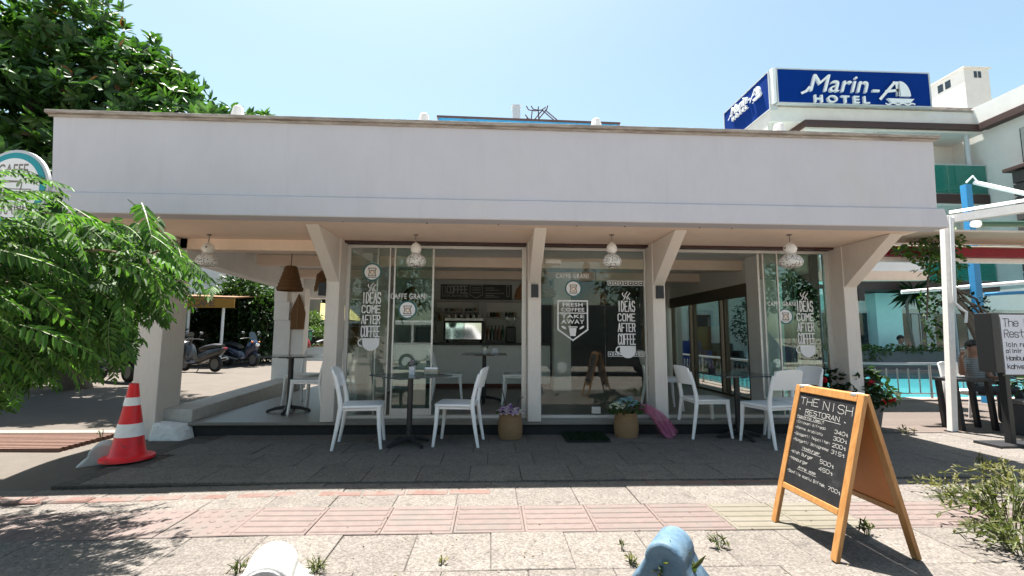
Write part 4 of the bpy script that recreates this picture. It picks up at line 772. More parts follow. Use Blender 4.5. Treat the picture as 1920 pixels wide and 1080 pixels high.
a1 = n.new('ShaderNodeMixShader'); a1.inputs[0].default_value = .5; L.new(d_.outputs[0], a1.inputs[1]); L.new(t_.outputs[0], a1.inputs[2]); a2 = n.new('ShaderNodeMixShader'); a2.inputs[0].default_value = .22; L.new(sh0, a2.inputs[1]); L.new(a1.outputs[0], a2.inputs[2]); L.new(a2.outputs[0], o_.inputs[0])
m_dglass = mat('dark window', (.02, .028, .03), .08, .1, 1., spec=.8); m_pipe = mat('white pipe paint', (.80, .81, .82), .4, .04)
m_louv = mat('grey brown cladding', (.060, .052, .050), .7, .2, 4.); m_blue = mat('hotel sign blue', (.0, .028, .20), .7, .05, 1., spec=.08); m_signw = mat('white sign letters', (.80, .82, .84), .45, .03); m_ltgrey = mat('light grey metal', (.5, .52, .54), .4, .05)
hotel = thing('hotel_building', 'three storey cream hotel with brown eaves and green glass balconies behind the pool', 'building', (16, 19, 0), world=True)
def part(nm, mt, *bx, bevel=0, parent=None):
    b = MB()
    for q in bx: b.box(*q)
    return b.build(nm, mt, parent or hotel, bevel=bevel)
WY = 19.4
part('wall', m_hot, (6.0, 24, WY, WY+.3, -.3, 3.2), bevel=.0); part('wall', m_hot, (13.6, 24, WY, WY+.3, 3.205, 10.2)); part('side_wall', m_hot, (13.3, 13.6, WY+.002, 30, -.3, 10.2))
part('wing_wall', m_hot, (21.25, 21.5, 13.0, WY-.002, 3.3, 10.2)); part('pool_tint_panel', m_hotg, (13.0, 15.9, WY-.12, WY-.002, 2.45, 3.19)); part('pool_tint_panel', m_hotg, (13.0, 14.3, WY-.12, WY-.002, -.2, 2.447)); part('pool_tint_panel', m_hotg, (16.55, 17.7, WY-.5, WY-.002, -.2, 3.19)); 
part('band', m_hot, (17.72, 24, WY-.3, WY-.003, 2.5, 3.19))
# brown balcony slabs and eaves
for z in (3.22, 6.98): part('balcony_slab', m_fas, (14.2, 21.2, 18.0, WY-.003, z, z+.38), bevel=.01)
part('eave', m_fas, (13.2, 21.2, 17.9, WY-.003, 10.203, 10.35), bevel=.01); part('eave', m_fas, (13.25, 21.15, 17.97, WY-.003, 10.353, 10.50), bevel=.01); part('eave', m_fas, (20.9, 21.8, 12.5, 17.897, 10.203, 10.50), bevel=.01); part('eave', m_fas, (13.0, 13.55, 19.8, 30, 10.203, 10.50))
part('balcony_soffit', m_hot, (13.3, 21.2, 18.05, WY-.003, 10.1, 10.2)); part('balcony_soffit', m_hot, (14.2, 21.2, 18.1, WY-.003, 6.9, 6.977))
part('parapet', m_hot, (11.9, 21.0, 18.2, 18.45, 10.503, 11.15)); part('parapet', m_hot, (11.9, 12.1, 18.452, 30, 10.203, 11.15)); part('parapet_cap', m_roofedge, (11.86, 21.05, 18.12, 18.5, 11.152, 11.21))
part('roof', m_hot, (12.1, 21, 18.46, 30, 10.51, 10.7)); part('upper_parapet', m_hot, (19.6, 27, 19.5, 19.8, 10.5, 11.95)); part('upper_parapet', m_hot, (19.3, 19.598, 19.5, 30, 10.7, 11.95)); part('parapet_cap', m_roofedge, (19.25, 27, 19.42, 19.85, 11.952, 12.03)); part('parapet', m_hot, (21.0, 21.3, 12.6, 18.2, 10.503, 11.3))
for z in (3.6, 7.36):
    for k in range(4): x = 14.3+k*1.72; part('balustrade_panel', m_bal, (x, x+1.69, 18.03, 18.045, z+.06, z+1.28))
    part('handrail', m_ltgrey, (14.2, 21.2, 18.01, 18.07, z+1.283, z+1.32)); part('balcony_door', m_ltgrey, (17.6, 20.0, WY-.04, WY-.004, z+.02, z+2.15)); 
    part('pane', m_curt, (17.68, 18.8, WY-.06, WY-.042, z+.08, z+2.08)); part('pane', m_dglass, (18.86, 19.92, WY-.06, WY-.042, z+.08, z+2.08)); part('curtain', m_curt, (17.75, 18.75, WY-.075, WY-.062, z+.1, z+2.06)); part('curtain', m_curt, (18.9, 19.3, WY-.075, WY-.062, z+.1, z+2.06))
b = MB().tube([(20.62, 18.2, 3.6), (20.62, 18.2, 10.1)], .09, 10).build('downpipe', m_ltgrey, hotel, smooth=40); b = MB().tube([(16.5, 18.15, 7.36), (16.5, 18.15, 10.1)], .06, 10).build('downpipe', m_ltgrey, hotel, smooth=40)
b = MB().tube([(20.95, 14.9, 7.6), (20.95, 14.9, 10.2)], .09, 10).build('downpipe', m_ltgrey, hotel, smooth=40)
for y in (14.2, 15.6): part('wing_window', m_dglass, (21.21, 21.247, y, y+1.1, 8.3, 9.7)); part('window_frame', m_fas, (21.20, 21.246, y-.08, y-.003, 8.22, 9.78)); part('curtain', m_curt, (21.19, 21.209, y+.6, y+1.05, 8.32, 9.68))
for k in range(9): z = 3.35+k*.5; part('cladding_board', m_louv, (20.55, 21.19, 13.2, 16.6, z, z+.46), bevel=.02)
part('cladding_cap', m_fas, (20.4, 21.22, 13.0, 16.8, 7.86, 8.0), bevel=.01)
# ground floor windows
def gwin(x0, x1, z0_, z1, cur=None):
    w0 = part('window', m_ltgrey, (x0, x1, WY-.1, WY-.004, z0_, z1)); mid = x0+(x1-x0)*.45
    part('pane', m_dglass, (x0+.06, mid-.03, WY-.12, WY-.102, z0_+.06, z1-.06), parent=w0); part('pane', m_dglass, (mid+.03, x1-.06, WY-.12, WY-.102, z0_+.06, z1-.06), parent=w0); part('curtain', m_curt, (mid+.2, x1-.5, WY-.135, WY-.123, z0_+.1, z1-.1), parent=w0); part('curtain', m_curt, (x0+.5, x0+.8, WY-.135, WY-.123, z0_+.1, z1-.1), parent=w0); part('transom', m_ltgrey, (x0+.06, mid-.03, WY-.13, WY-.121, z0_+.9, z0_+.95), parent=w0)
gwin(14.35, 16.5, -.1, 2.4); gwin(17.95, 20.0, -.1, 2.4); gwin(20.5, 22.8, -.1, 2.4)
dw = part('door', m_fas, (8.55, 9.45, WY-.06, WY-.004, -.1, 2.2)); part('door_frame', m_ltgrey, (8.45, 8.547, WY-.08, WY-.003, -.1, 2.3), (9.453, 9.55, WY-.08, WY-.003, -.1, 2.3), (8.45, 9.55, WY-.08, WY-.003, 2.303, 2.4)); part('canopy', m_white, (6, 13.1, 17.4, WY-.004, 2.95, 3.18))
# chairs glimpsed on the balconies
def small_chair(x, y, z, mt, label, grp=None):
    t = thing('balcony_chair', label, 'chair', (x, y, z), random.uniform(-.6, .6), grp); MB().box(-.24, .24, -.24, .24, .42, .45).build('seat', mt, t, bevel=.01); MB().box(-.24, .24, .22, .25, .55, .88).build('backrest', mt, t, bevel=.02)
    for sx in (-1, 1):
        MB().tube([(sx*.24, -.26, 0), (sx*.21, -.2, .42)], .016, 6).build('leg', mt, t); MB().tube([(sx*.24, .28, 0), (sx*.21, .22, .45), (sx*.22, .24, .86)], .016, 6).build('leg', mt, t)
m_dkc = mat('dark rattan', (.035, .03, .028), .8, .2, 20.)
small_chair(18.9, 18.6, 3.6, m_dkc, 'dark chair on the lower balcony behind green glass beside the blue post'); small_chair(17.2, 18.6, 3.6, m_pipe, 'pale chair on the lower balcony behind green glass beside the vine'); small_chair(19.0, 18.6, 7.36, m_pipe, 'pale chair on the upper balcony under the hotel sign')
# roof tower
tw = thing('roof_tower', 'small pale roof tower with paired vents on the hotel roof', 'tower', (21.5, 21, 11.9), world=True)
p0 = aY(1762, 190, 23.2); p1 = aY(1813, 190, 21.0); p2 = aY(1860, 190, 21.0); zt_ = aY(1813, 128, 21.0).z
MB().box(p1.x, p2.x, 21.0, 23.4, 10.7, zt_).build('wall', m_hot, tw, bevel=.01); MB().box(p1.x-.08, p2.x+.08, 20.92, 23.48, zt_+.002, zt_+.07).build('roof_cap', m_hot, tw, bevel=.01)
for dx in (.52, .74): MB().box(p1.x+dx, p1.x+dx+.16, 20.985, 20.998, zt_-.5, zt_-.15).build('vent', m_dglass, tw)
for dy in (.7, 1.1): MB().box(p1.x-.015, p1.x-.002, 21+dy, 21+dy+.28, zt_-.62, zt_-.2).build('vent', m_dglass, tw)
# ------------- hotel signs
def hotel_sign(nm, o, u, wd, ht, label):
    t = thing(nm, label, 'sign', o, world=True, group='blue hotel roof signs'); M = frame(o, u, (0, 0, 1)); MB().box(0, wd, 0, ht, -.28, 0, 0, M).build('panel', m_blue, t)
    MB().box(-.06, 0, -.05, ht+.05, -.3, .02, 0, M).box(wd, wd+.06, -.05, ht+.05, -.3, .02, 0, M).box(0, wd, ht, ht+.05, -.3, .02, 0, M).box(0, wd, -.05, 0, -.3, .02, 0, M).build('sign_frame', m_ltgrey, t)
    b = MB(); k = wd/288; print_text(b, 'Marin', 47*k, M @ Matrix.Translation((110*k, ht-28*k, .05)), .05, .3, 0, 1., fit=112*k)
    ribbon(b, [(42*k, ht-47*k), (50*k, ht-43*k), (56*k, ht-36*k)], 4.4*k, M, 0, .103)
    b.box(176*k, 189*k, ht-40*k, ht-36*k, .0, .09, 0, M)
    for q in ([(190, 53), (200, 42), (218, 22), (224, 22)], [(222, 22), (224, 44)], [(202, 39), (224, 36)]): ribbon(b, [(x*k, ht-y*k) for x, y in q], 5.2*k, M, 0, .09)
    b.prism([(228*k, ht-18*k)]+[(228*k+(20*math.sin(a))*k, ht-18*k-29*k*(1-math.cos(a))) for a in np.linspace(.25, PI/2, 9)]+[(229*k, ht-47*k)], 0, .09, 0, M); b.prism([(225*k, ht-23*k), (225*k, ht-46*k), (222*k, ht-46*k)], 0, .09, 0, M)
    b.prism([(203*k, ht-52*k), (254*k, ht-52*k), (246*k, ht-60*k), (210*k, ht-60*k)], 0, .09, 0, M)
    ribbon(b, [((200+i*3.2)*k, ht-(62+1.6*math.sin(i*1.1))*k) for i in range(18)], 2.6*k, M, 0, .07)
    print_text(b, 'HOTEL', 19*k, M @ Matrix.Translation((116*k, ht-57*k, .05)), .05, 0, .008, 1.5, fit=104*k); b.build('lettering', m_signw, t); return t
s0, s1 = aY(1461, 207, 17.95), aY(1746, 207, 17.95); zs = 12.72
hotel_sign('hotel_sign', (s0.x, 17.95, 11.23), (1, 0, 0), s1.x-s0.x, zs-11.23, 'blue hotel roof sign with white script and a sailboat, facing the street')
hotel_sign('hotel_sign', (11.86, 21.9, 11.05), (0, -1, 0), 3.72, 1.65, 'blue hotel roof sign seen at a slant, round the corner from the street sign')
pl = thing('sign_pylon', 'white end posts joining the two blue hotel signs', 'post', (11.9, 18.2, 11.2), world=True); MB().box(11.88, 11.98, 18.0, 18.14, 11.21, 12.75).build('post', m_pipe, pl); a = aY(1449, 150, 17.95); MB().box(a.x-.03, a.x+.1, 17.9, 18.1, 11.215, 12.75).build('post', m_pipe, pl)
# ------------- side canopy of the cafe towards the pool, planter with hedge, potted tree, pool railings
sc_ = thing('side_canopy', 'white stepped concrete canopy between the cafe and the pool', 'canopy', (6.2, 8.4, 2.4), world=True); a = aY(1735, 490, 8.3)
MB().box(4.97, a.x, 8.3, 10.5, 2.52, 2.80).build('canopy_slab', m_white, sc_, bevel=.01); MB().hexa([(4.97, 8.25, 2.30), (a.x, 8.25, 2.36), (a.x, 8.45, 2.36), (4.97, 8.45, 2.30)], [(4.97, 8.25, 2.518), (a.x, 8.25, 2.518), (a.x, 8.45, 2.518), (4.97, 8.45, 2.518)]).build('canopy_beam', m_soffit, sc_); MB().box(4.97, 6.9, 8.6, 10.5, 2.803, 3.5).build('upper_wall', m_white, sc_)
MB().box(6.75, 6.95, 8.5, 8.7, -.02, 2.515).build('post', m_white, sc_) if False else None
m_planter = mat('grey planter render', (.13, .12, .12), .85, .12, 3.)
m_rl = mat('stainless steel rail', (.36, .36, .37), .3, .05, metal=.8)
def railing(nm, p0_, p1_, label, n_post, per):
    t = thing(nm, label, 'railing', ((p0_[0]+p1_[0])/2, (p0_[1]+p1_[1])/2, .03), world=True, group='steel railings round the pool'); a, c = Vector(p0_), Vector(p1_); H = .70
    MB().tube([a+Vector((0, 0, H)), c+Vector((0, 0, H))], .026, 10).build('handrail', m_rl, t, smooth=40); MB().tube([a+Vector((0, 0, .1)), c+Vector((0, 0, .1))], .013, 8).build('bottom_rail', m_rl, t, smooth=40)
    for i in range(n_post+1): p = a.lerp(c, i/n_post); MB().tube([p, p+Vector((0, 0, H))], .024, 8).build('post', m_rl, t, smooth=40)
    n_b = n_post*per; b0 = None
    for i in range(n_b+1):
        if i % per == 0: continue
        p = a.lerp(c, i/n_b); bm_ = MB(); bm_.tube([p+Vector((0, 0, .1)), p+Vector((0, 0, .58))], .013, 6); bm_.ball(p+Vector((0, 0, .59)), .017, 6)
        bm_.build('baluster', m_rl, t, smooth=40)
railing('pool_railing', (5.75, 9.1, .03), (13.9, 9.1, .03), 'steel pool railing with ball topped bars, parallel to the street', 5, 7)
railing('pool_railing', (5.75, 9.2, .03), (5.75, 17.0, .03), 'steel pool railing running back along the cafe side of the pool', 5, 8)
# pergola at the street side: white post, gutter beam, rolled blinds, red beam; pipes
m_pw = mat('white pergola paint', (.80, .77, .74), .6, .08, 5., stain=((.35, .3, .27), 7., .62, .4)); m_redb = mat('dark red awning cloth', (.22, .008, .022), .75, .1, 3.); m_cream = mat('cream blind cloth', (.58, .50, .42), .85, .06, 2.); m_dgreen = mat('dark green awning', (.012, .05, .03), .7, .1)
pg = thing('pergola', 'white pergola with a gutter beam and dark red awning beam beside the cafe', 'pergola', (6.25, 6.0, 0), world=True)
b = MB(); pt_ = aY(1771, 404, 5.98), aY(1784, 404, 5.98); b.hexa([(6.165, 5.98, -.03), (6.245, 5.98, -.03), (6.245, 6.06, -.03), (6.165, 6.06, -.03)], [(pt_[0].x, 5.98, pt_[0].z), (pt_[1].x, 5.98, pt_[0].z), (pt_[1].x, 6.06, pt_[0].z), (pt_[0].x, 6.06, pt_[0].z)]); b.build('post', m_pw, pg, bevel=.006); MB().box(6.145, 6.265, 5.96, 6.08, -.03, .015).build('base_plate', m_iron, pg)
ga, gb = aY(1782, 411, 6.0), aY(1925, 390, 5.2); u_ = (gb-ga); e = ga+u_*2.2; MB().tube([ga, e], .075, 4, caps=True).build('gutter_beam', m_pw, pg)
ga2 = ga+Vector((0, 0, .06)); MB().tube([ga2+Vector((0, 0, .04)), e+Vector((0, 0, .10))], .02, 6).build('gutter_lip', m_pw, pg)
MB().box(6.3, 12, 7.2, 7.26, 2.52, 2.80).build('valance', m_cream, pg, bevel=.01); MB().box(5.9, 12, 7.0, 7.10, 2.58, 2.73).build('awning_beam', m_redb, pg, bevel=.01); MB().box(6.2, 12, 7.12, 7.18, 2.50, 2.575).build('awning_rail', m_pw, pg)
a = aY(1835, 420, 6.6); MB().tube([(a.x, 6.6, a.z), (a.x+4, 6.5, a.z+.05)], .05, 10).build('awning_roller', m_dgreen, pg, smooth=40); MB().tube([(a.x-.09, 6.6, a.z), (a.x-.001, 6.6, a.z)], .052, 10).build('roller_end', m_pw, pg, smooth=40); MB().box(6.3, 12, 6.3, 7.2, 2.82, 2.85).build('blind', m_cream, pg)
pp = thing('drain_pipe', 'thin white pipe bent down the pergola post to the vine', 'pipe', (6.35, 6.3, 0), world=True)
pts = [aY(*q) for q in ((1783, 408, 5.92), (1788, 545, 5.92), (1789, 568, 5.92), (1800, 578, 5.95), (1812, 585, 5.98), (1811, 605, 5.98))]; MB().tube(pts, .016, 8).build('pipe', m_pipe, pp, smooth=50); pts = [p+Vector((.035, .01, 0)) for p in pts[:4]]; MB().tube(pts, .012, 8).build('pipe', m_pipe, pp, smooth=50)
m_bpost = mat('blue post paint', (.02, .20, .42), .5, .1, 4.)
bp = thing('blue_post', 'tall blue square post carrying white awning arms', 'post', (9.55, 8.6, 0), world=True); a, c = aY(1811, 345, 8.6), aY(1822, 345, 8.6); MB().box(a.x, c.x, 8.6, 8.6+c.x-a.x, -.03, a.z).build('post', m_bpost, bp, bevel=.006)
MB().tube([aY(1827, 342, 8.6), aY(1925, 364, 7.9)], .042, 10).build('awning_arm', m_pipe, bp, smooth=40); MB().tube([aY(1812, 342, 8.6), aY(1824, 330, 8.6), aY(1832, 340, 8.55)], .018, 6).build('hook', m_pipe, bp, smooth=40); MB().tube([aY(1690, 548, 9.2), aY(1925, 529, 8.4)], .04, 10).build('cross_pipe', m_pipe, bp, smooth=40); MB().tube([aY(1846, 552, 8.7), aY(1925, 548, 8.4)], .035, 8).build('cross_arm', m_bpost, bp, smooth=40)
# menu stand with a hand-written sheet
m_sheet = mat('white sheet', (.66, .66, .72), .6, .03, 3.); m_ink = mat('black ink', (.02, .02, .03), .6, .05)
ms_ = thing('menu_stand', 'black menu stand with a handwritten white reservation sheet', 'sign stand', (6.15, 5.25, 0), world=True); a = aY(1872, 590, 5.2); bz = aY(1874, 702, 5.2).z; W_ = .60
MB().box(a.x-.12, a.x-.015, 5.18, 5.38, bz+.02, a.z+.02).build('side_panel', m_iron, ms_, bevel=.006); sheet = MB().box(a.x, a.x+W_, 5.185, 5.2, bz, a.z).build('sheet', m_sheet, ms_); MB().box(a.x-.02, a.x+W_+.02, 5.203, 5.26, bz-.02, a.z+.02).build('board', m_iron, ms_); xx = aY(1893, 760, 5.22).x; MB().box(xx-.03, xx+.03, 5.21, 5.29, 0, bz+.1).build('post', m_iron, ms_, bevel=.006); MB().box(xx-.3, xx+.3, 5.1, 5.4, 0, .03).build('base', m_iron, ms_)
b = MB(); M = frame((a.x, 5.183, bz), (1, 0, 0), (0, 0, 1)); hh = a.z-bz
for tx_, y, sz, f_ in (('The Nish', .80, .13, .52), ('Restoran', .62, .13, .50), ('icin rezervasyon', .46, .075, .58), ('alinir', .36, .065, .2), ('Hamburger ve', .235, .075, .5), ('kahve keyfi', .10, .075, .46)): hand(b, tx_, .03, hh*y, hh*sz, .008, M, jit=.06, fit=f_)
b.build('handwriting', m_ink, sheet)
# dark stand, planters
st_ = thing('black_side_table', 'tall black wooden side table beside the white post', 'side table', (6.75, 6.2, 0), world=True); MB().box(6.32, 6.90, 6.05, 6.36, .66, .70).build('table_top', m_iron, st_, bevel=.004)
for q in ((6.37, 6.09), (6.85, 6.09), (6.37, 6.32), (6.85, 6.32)): MB().tube([(q[0]+.05, q[1], 0), (q[0], q[1], .658)], .038, 4).build('leg', m_iron, st_)

ar = thing('armchair', 'dark blue padded armchair on the far terrace seen through the side windows', 'armchair', (8.0, 17.9, .03), world=True); m_nav = mat('navy cushion', (.012, .025, .14), .8, .1)
MB().box(7.55, 8.45, 17.5, 18.3, .15, .5).build('seat', m_nav, ar, bevel=.05); MB().box(7.55, 8.45, 18.1, 18.35, .5, 1.1).build('backrest', m_nav, ar, bevel=.06)
for x in (7.45, 8.45): MB().box(x-.05, x+.12, 17.5, 18.3, .04, .72).build('armrest', m_nav, ar, bevel=.04)
ar = thing('armchair', 'black padded armchair beside the dark blue one on the far terrace', 'armchair', (9.3, 17.9, .03), world=True)
MB().box(8.85, 9.75, 17.5, 18.3, .15, .5).build('seat', m_iron, ar, bevel=.05); MB().box(8.85, 9.75, 18.1, 18.35, .5, 1.0).build('backrest', m_iron, ar, bevel=.06)
for x in (8.8, 9.75): MB().box(x-.05, x+.08, 17.5, 18.3, .04, .72).build('armrest', m_iron, ar, bevel=.04)
# ================================================================ round sign, roof things, left-hand lane
rs = thing('round_sign', 'round white projecting sign with a teal ring among the leaves', 'sign', (-5.4, 5.05, 2.8), world=True)
c_ = aY(22, 353, 5.05); M = frame((c_.x, 5.05, c_.z), Vector((1, -.12, 0)), (0, 0, 1)); R = .40
MB().prism(circ(0, 0, R+.035, 40), -.035, -.001, 0, M).build('case', m_ltgrey, rs, smooth=40); b = MB(); b.prism(circ(0, 0, R, 40), 0, .006, 1, M); b.prism(circ(0, 0, R*.84, 40), .0061, .009, 0, M)
fc = b.build('face', [m_vinyl, mat('teal sign ring', (.0, .26, .30), .45, .05)], rs); b = MB(); M3 = M @ Matrix.Translation((0, 0, .0095))
print_text(b, 'CAFFE', .2, M3 @ Matrix.Translation((0, .19, 0)), 0, 0, .003, 1, fit=R*.9); print_text(b, 'GRANI', .2, M3 @ Matrix.Translation((0, -.23, 0)), 0, 0, .003, 1, fit=R*.9)
for y in (.09, .0, -.09): ribbon(b, [(-R*.55, y), (R*.6, y-.02)], .012, M3)
ribbon(b, [(-.13, .07), (.13, .07), (.10, -.13), (-.10, -.13)], .015, M3, 0, 1e-3, True); b.build('lettering', m_greyv, fc)
a = aY(110, 425, 5.05); MB().box(c_.x-.1, -4.5, 5.06, 5.12, a.z-.07, a.z+.08).build('bracket', m_ltgrey, rs)
# things on the cafe roof: floor spots, blue beam, flue, twisted antenna
for px in (445, 795, 1118, 1460):
    pos = {445: 'nearest the big tree', 795: 'beside the end of the blue roof beam', 1118: 'in front of the blue roof beam', 1460: 'below the blue hotel signs'}[px]
    p = aY(px, 230, FY+.42); zr = 3.2; t = thing('roof_lantern', 'small white ribbed roof lantern '+pos, 'lantern', (p.x, FY+.42, 2.98), group='white lanterns on the cafe roof', world=True)
    top = aY(px, {445: 200, 795: 214, 1118: 224, 1460: 233}[px], FY+.42).z
    MB().tube([(p.x, FY+.42, 2.98), (p.x, FY+.42, top-.12)], .02, 8).build('stem', m_pipe, t); b = MB(); b.lathe([(.078, top-.16), (.072, top-.1), (.052, top-.01), (.04, top), (.0, top)], 10, 0, Matrix.Translation((p.x, FY+.42, 0)), caps=False); b.build('lamp_shade', m_gourd, t, smooth=20)
bm_ = thing('roof_beam', 'long blue steel beam with a dark cap on posts above the cafe roof', 'beam', (.9, 8.6, 3), world=True); a, c = aY(822, 226, 8.6), aY(1160, 239, 8.6)
m_bbeam = mat('blue beam paint', (.03, .22, .42), .6, .2, 3.)
MB().hexa([(a.x, 8.6, a.z-.35), (c.x, 8.6, c.z-.35), (c.x, 8.75, c.z-.35), (a.x, 8.75, a.z-.35)], [(a.x, 8.6, a.z+.06), (c.x, 8.6, c.z+.06), (c.x, 8.75, c.z+.06), (a.x, 8.75, a.z+.06)]).build('beam', m_bbeam, bm_); MB().hexa([(a.x-.03, 8.58, a.z+.063), (c.x+.03, 8.58, c.z+.063), (c.x+.03, 8.8, c.z+.063), (a.x-.03, 8.8, a.z+.063)], [(a.x-.03, 8.58, a.z+.10), (c.x+.03, 8.58, c.z+.10), (c.x+.03, 8.8, c.z+.10), (a.x-.03, 8.8, a.z+.10)]).build('cap', m_fas, bm_)
for x in (a.x+.3, (a.x+c.x)/2, c.x-.3): MB().box(x-.06, x+.06, 8.62, 8.74, 2.98, a.z-.35).build('post', m_bbeam, bm_)
fx = aY(968, 202, 9.6); fl_ = thing('roof_flue', 'square grey metal flue beside the rusty rods on the roof', 'flue', (fx.x, 9.6, 2.98), world=True); MB().box(fx.x-.085, fx.x+.085, 9.5, 9.7, 2.98, fx.z).build('duct', m_ltgrey, fl_, bevel=.006); MB().box(fx.x-.1, fx.x+.1, 9.49, 9.71, fx.z+.002, fx.z+.02).build('cap', m_ltgrey, fl_)
m_rod = mat('rusty rod', (.07, .035, .03), .8, .2, 20.); ax_ = thing('rusty_antenna', 'tangle of rusty rods sticking up from the cafe roof', 'antenna', (1.0, 9.4, 2.98), world=True)
P = lambda x, y: aY(x, y, 9.4)
for q in ([(1012, 245), (1009, 205), (1010, 200)], [(1006, 228), (1025, 205), (1027, 198)], [(987, 199), (991, 206), (1003, 208), (1016, 206), (1023, 201)], [(985, 215), (990, 222), (1000, 226), (1012, 224)], [(1000, 227), (1012, 212), (1018, 206)], [(996, 199), (1000, 205), (1012, 207)], [(1016, 206), (1044, 230)], [(1022, 206), (1048, 228)], [(996, 224), (998, 207)], [(992, 240), (988, 221)], [(1030, 245), (1024, 225)]):
    MB().tube([P(*z) for z in q], .013, 6).build('rod', m_rod, ax_)
# ------------- lane side: wall, hedge wall, shop with yellow awning, motorbikes, kiosk
m_grwall = mat('grey lane wall', (.11, .10, .09), .9, .15, 2.); m_yel = mat('yellow awning cloth', (.30, .15, .015), .7, .1, 3.); m_org = mat('orange brown kiosk', (.16, .07, .02), .7, .1, 3.); m_yum = mat('pale yellow canvas', (.40, .34, .12), .8, .05)
lw = thing('lane_wall', 'low grey wall under the bushes along the lane', 'wall', (-14, 20, 0), world=True); a = aZ(330, 676, 0); 
MB().box(-30, -11.6, 19.2, 19.5, -.05, 1.35).build('wall', m_grwall, lw); MB().box(-11.9, -11.6, 19.502, 24, -.05, 1.2).build('wall', m_grwall, lw)
sp = thing('awning_shop', 'small shop front with a yellow awning behind the bushes', 'shop', (-17, 22, 0), world=True)
MB().box(-26, -12.4, 23.0, 27, -.05, 5.4).build('wall', m_hot, sp); YA = 18.1; a, c = aY(300, 556, YA), aY(440, 556, YA); zq = aY(405, 577, YA).z; MB().hexa([(a.x, YA, zq), (c.x, YA, zq), (c.x, YA+.06, zq), (a.x, YA+.06, zq)], [(a.x, YA, zq+.42), (c.x, YA, zq+.36), (c.x, YA+.06, zq+.36), (a.x, YA+.06, zq+.42)]).build('valance', m_yel, sp); MB().hexa([(a.x, YA, zq+.43), (c.x, YA, zq+.37), (c.x, 22.99, zq+.9), (a.x, 22.99, zq+.9)], [(a.x, YA, zq+.48), (c.x, YA, zq+.42), (c.x, 22.99, zq+.95), (a.x, 22.99, zq+.95)]).build('awning', m_org, sp)
b = MB(); M = frame((c.x-1.5, YA-.01, zq+.08), (1, 0, 0), (0, 0, 1)); hand(b, 'CAFE', 0, 0, .2, .04, M, fit=.75); b.build('lettering', m_redkerb, sp)
for x in (-16.0, -14.2, -12.9): MB().box(x, x+.9, 22.95, 22.998, .9, 2.3).build('window', m_dglass, sp)
for x in (a.x+1.0, c.x-.5): MB().tube([(x, YA+.2, 0), (x, YA+.2, zq+.4)], .05, 6).build('post', m_pipe, sp)
hb = thing('white_building', 'pale building with a slanted rail above the lane bushes', 'building', (-17, 30, 0), world=True); MB().box(-24, -15.2, 29, 34, -.05, 7.2).build('wall', m_hot, hb); MB().box(-15.198, -12.6, 30.5, 34, -.05, 6.0).build('wall', m_grwall, hb)
for x in (-22, -19.6, -17.2): w0 = MB().box(x, x+1.2, 28.94, 28.998, 3.4, 4.9).build('window', m_ltgrey, hb); MB().box(x+.08, x+1.12, 28.92, 28.938, 3.48, 4.82).build('pane', m_dglass, w0)
MB().tube([aY(430, 540, 28), aY(470, 566, 26)], .07, 6).build('rail', m_pipe, hb); MB().tube([aY(452, 550, 28), aY(480, 572, 26)], .06, 6).build('rail', m_pipe, hb)
hb2 = thing('white_building', 'far white apartment block at the end of the lane', 'building', (-24, 75, 0), world=True); MB().box(-45, -14, 70, 82, -.05, 9).build('wall', m_hot, hb2)
for i in range(6):
    for j in range(2): MB().box(-42+i*4.6, -40+i*4.6, 69.9, 69.99, 2.6+j*3.2, 4.4+j*3.2).build('window', m_dglass, hb2)
kk = thing('orange_kiosk', 'orange kiosk with planks and a yellow canvas at the end of the lane', 'kiosk', (-13, 36, 0), world=True); a, c = aY(566, 610, 34), aY(660, 610, 34)
MB().box(a.x+.6, c.x+4, 34, 37, -.05, aY(600, 612, 34).z).build('wall', m_org, kk); MB().hexa([(a.x-.3, 33.3, aY(600, 611, 34).z+.02), (c.x+4.5, 33.3, aY(600, 611, 34).z+.02), (c.x+4.5, 37, aY(600, 611, 34).z+.02), (a.x-.3, 37, aY(600, 611, 34).z+.02)], [(a.x-.3, 33.3, aY(600, 606, 34).z), (c.x+4.5, 33.3, aY(600, 606, 34).z), (c.x+4.5, 37, aY(600, 606, 34).z), (a.x-.3, 37, aY(600, 606, 34).z)]).build('roof', m_fas, kk)
zk = aY(600, 606, 34).z; MB().hexa([(a.x-.2, 33.5, zk+.25), (c.x, 33.5, zk+.25), (c.x, 37, zk+.25), (a.x-.2, 37, zk+.25)], [(a.x+.2, 34.6, zk+1.6), (c.x-1, 34.6, zk+1.4), (c.x-1, 36, zk+1.4), (a.x+.2, 36, zk+1.6)]).build('canvas_roof', m_yum, kk)
for x in (a.x, a.x+1.2, a.x+2.4): MB().box(x, x+.09, 33.6, 33.7, zk+.01, zk+.25).build('strut', m_yel, kk)
bn_ = thing('green_bin', 'green lidded bin beyond the hedge at the lane bend', 'bin', (-13.2, 25.5, 0), world=True); a = aY(545, 621, 25.5); MB().box(a.x-1.0, a.x+.9, 25.2, 26.2, .9, a.z-.02).build('body', mat('bin green', (.02, .22, .09), .5, .1), bn_, bevel=.04); MB().box(a.x-1.05, a.x+.95, 25.1, 26.25, a.z-.018, a.z+.10).build('lid', m_dgreen, bn_, bevel=.03); MB().box(a.x-.95, a.x+.85, 25.25, 26.1, 0, .898).build('base', m_iron, bn_)
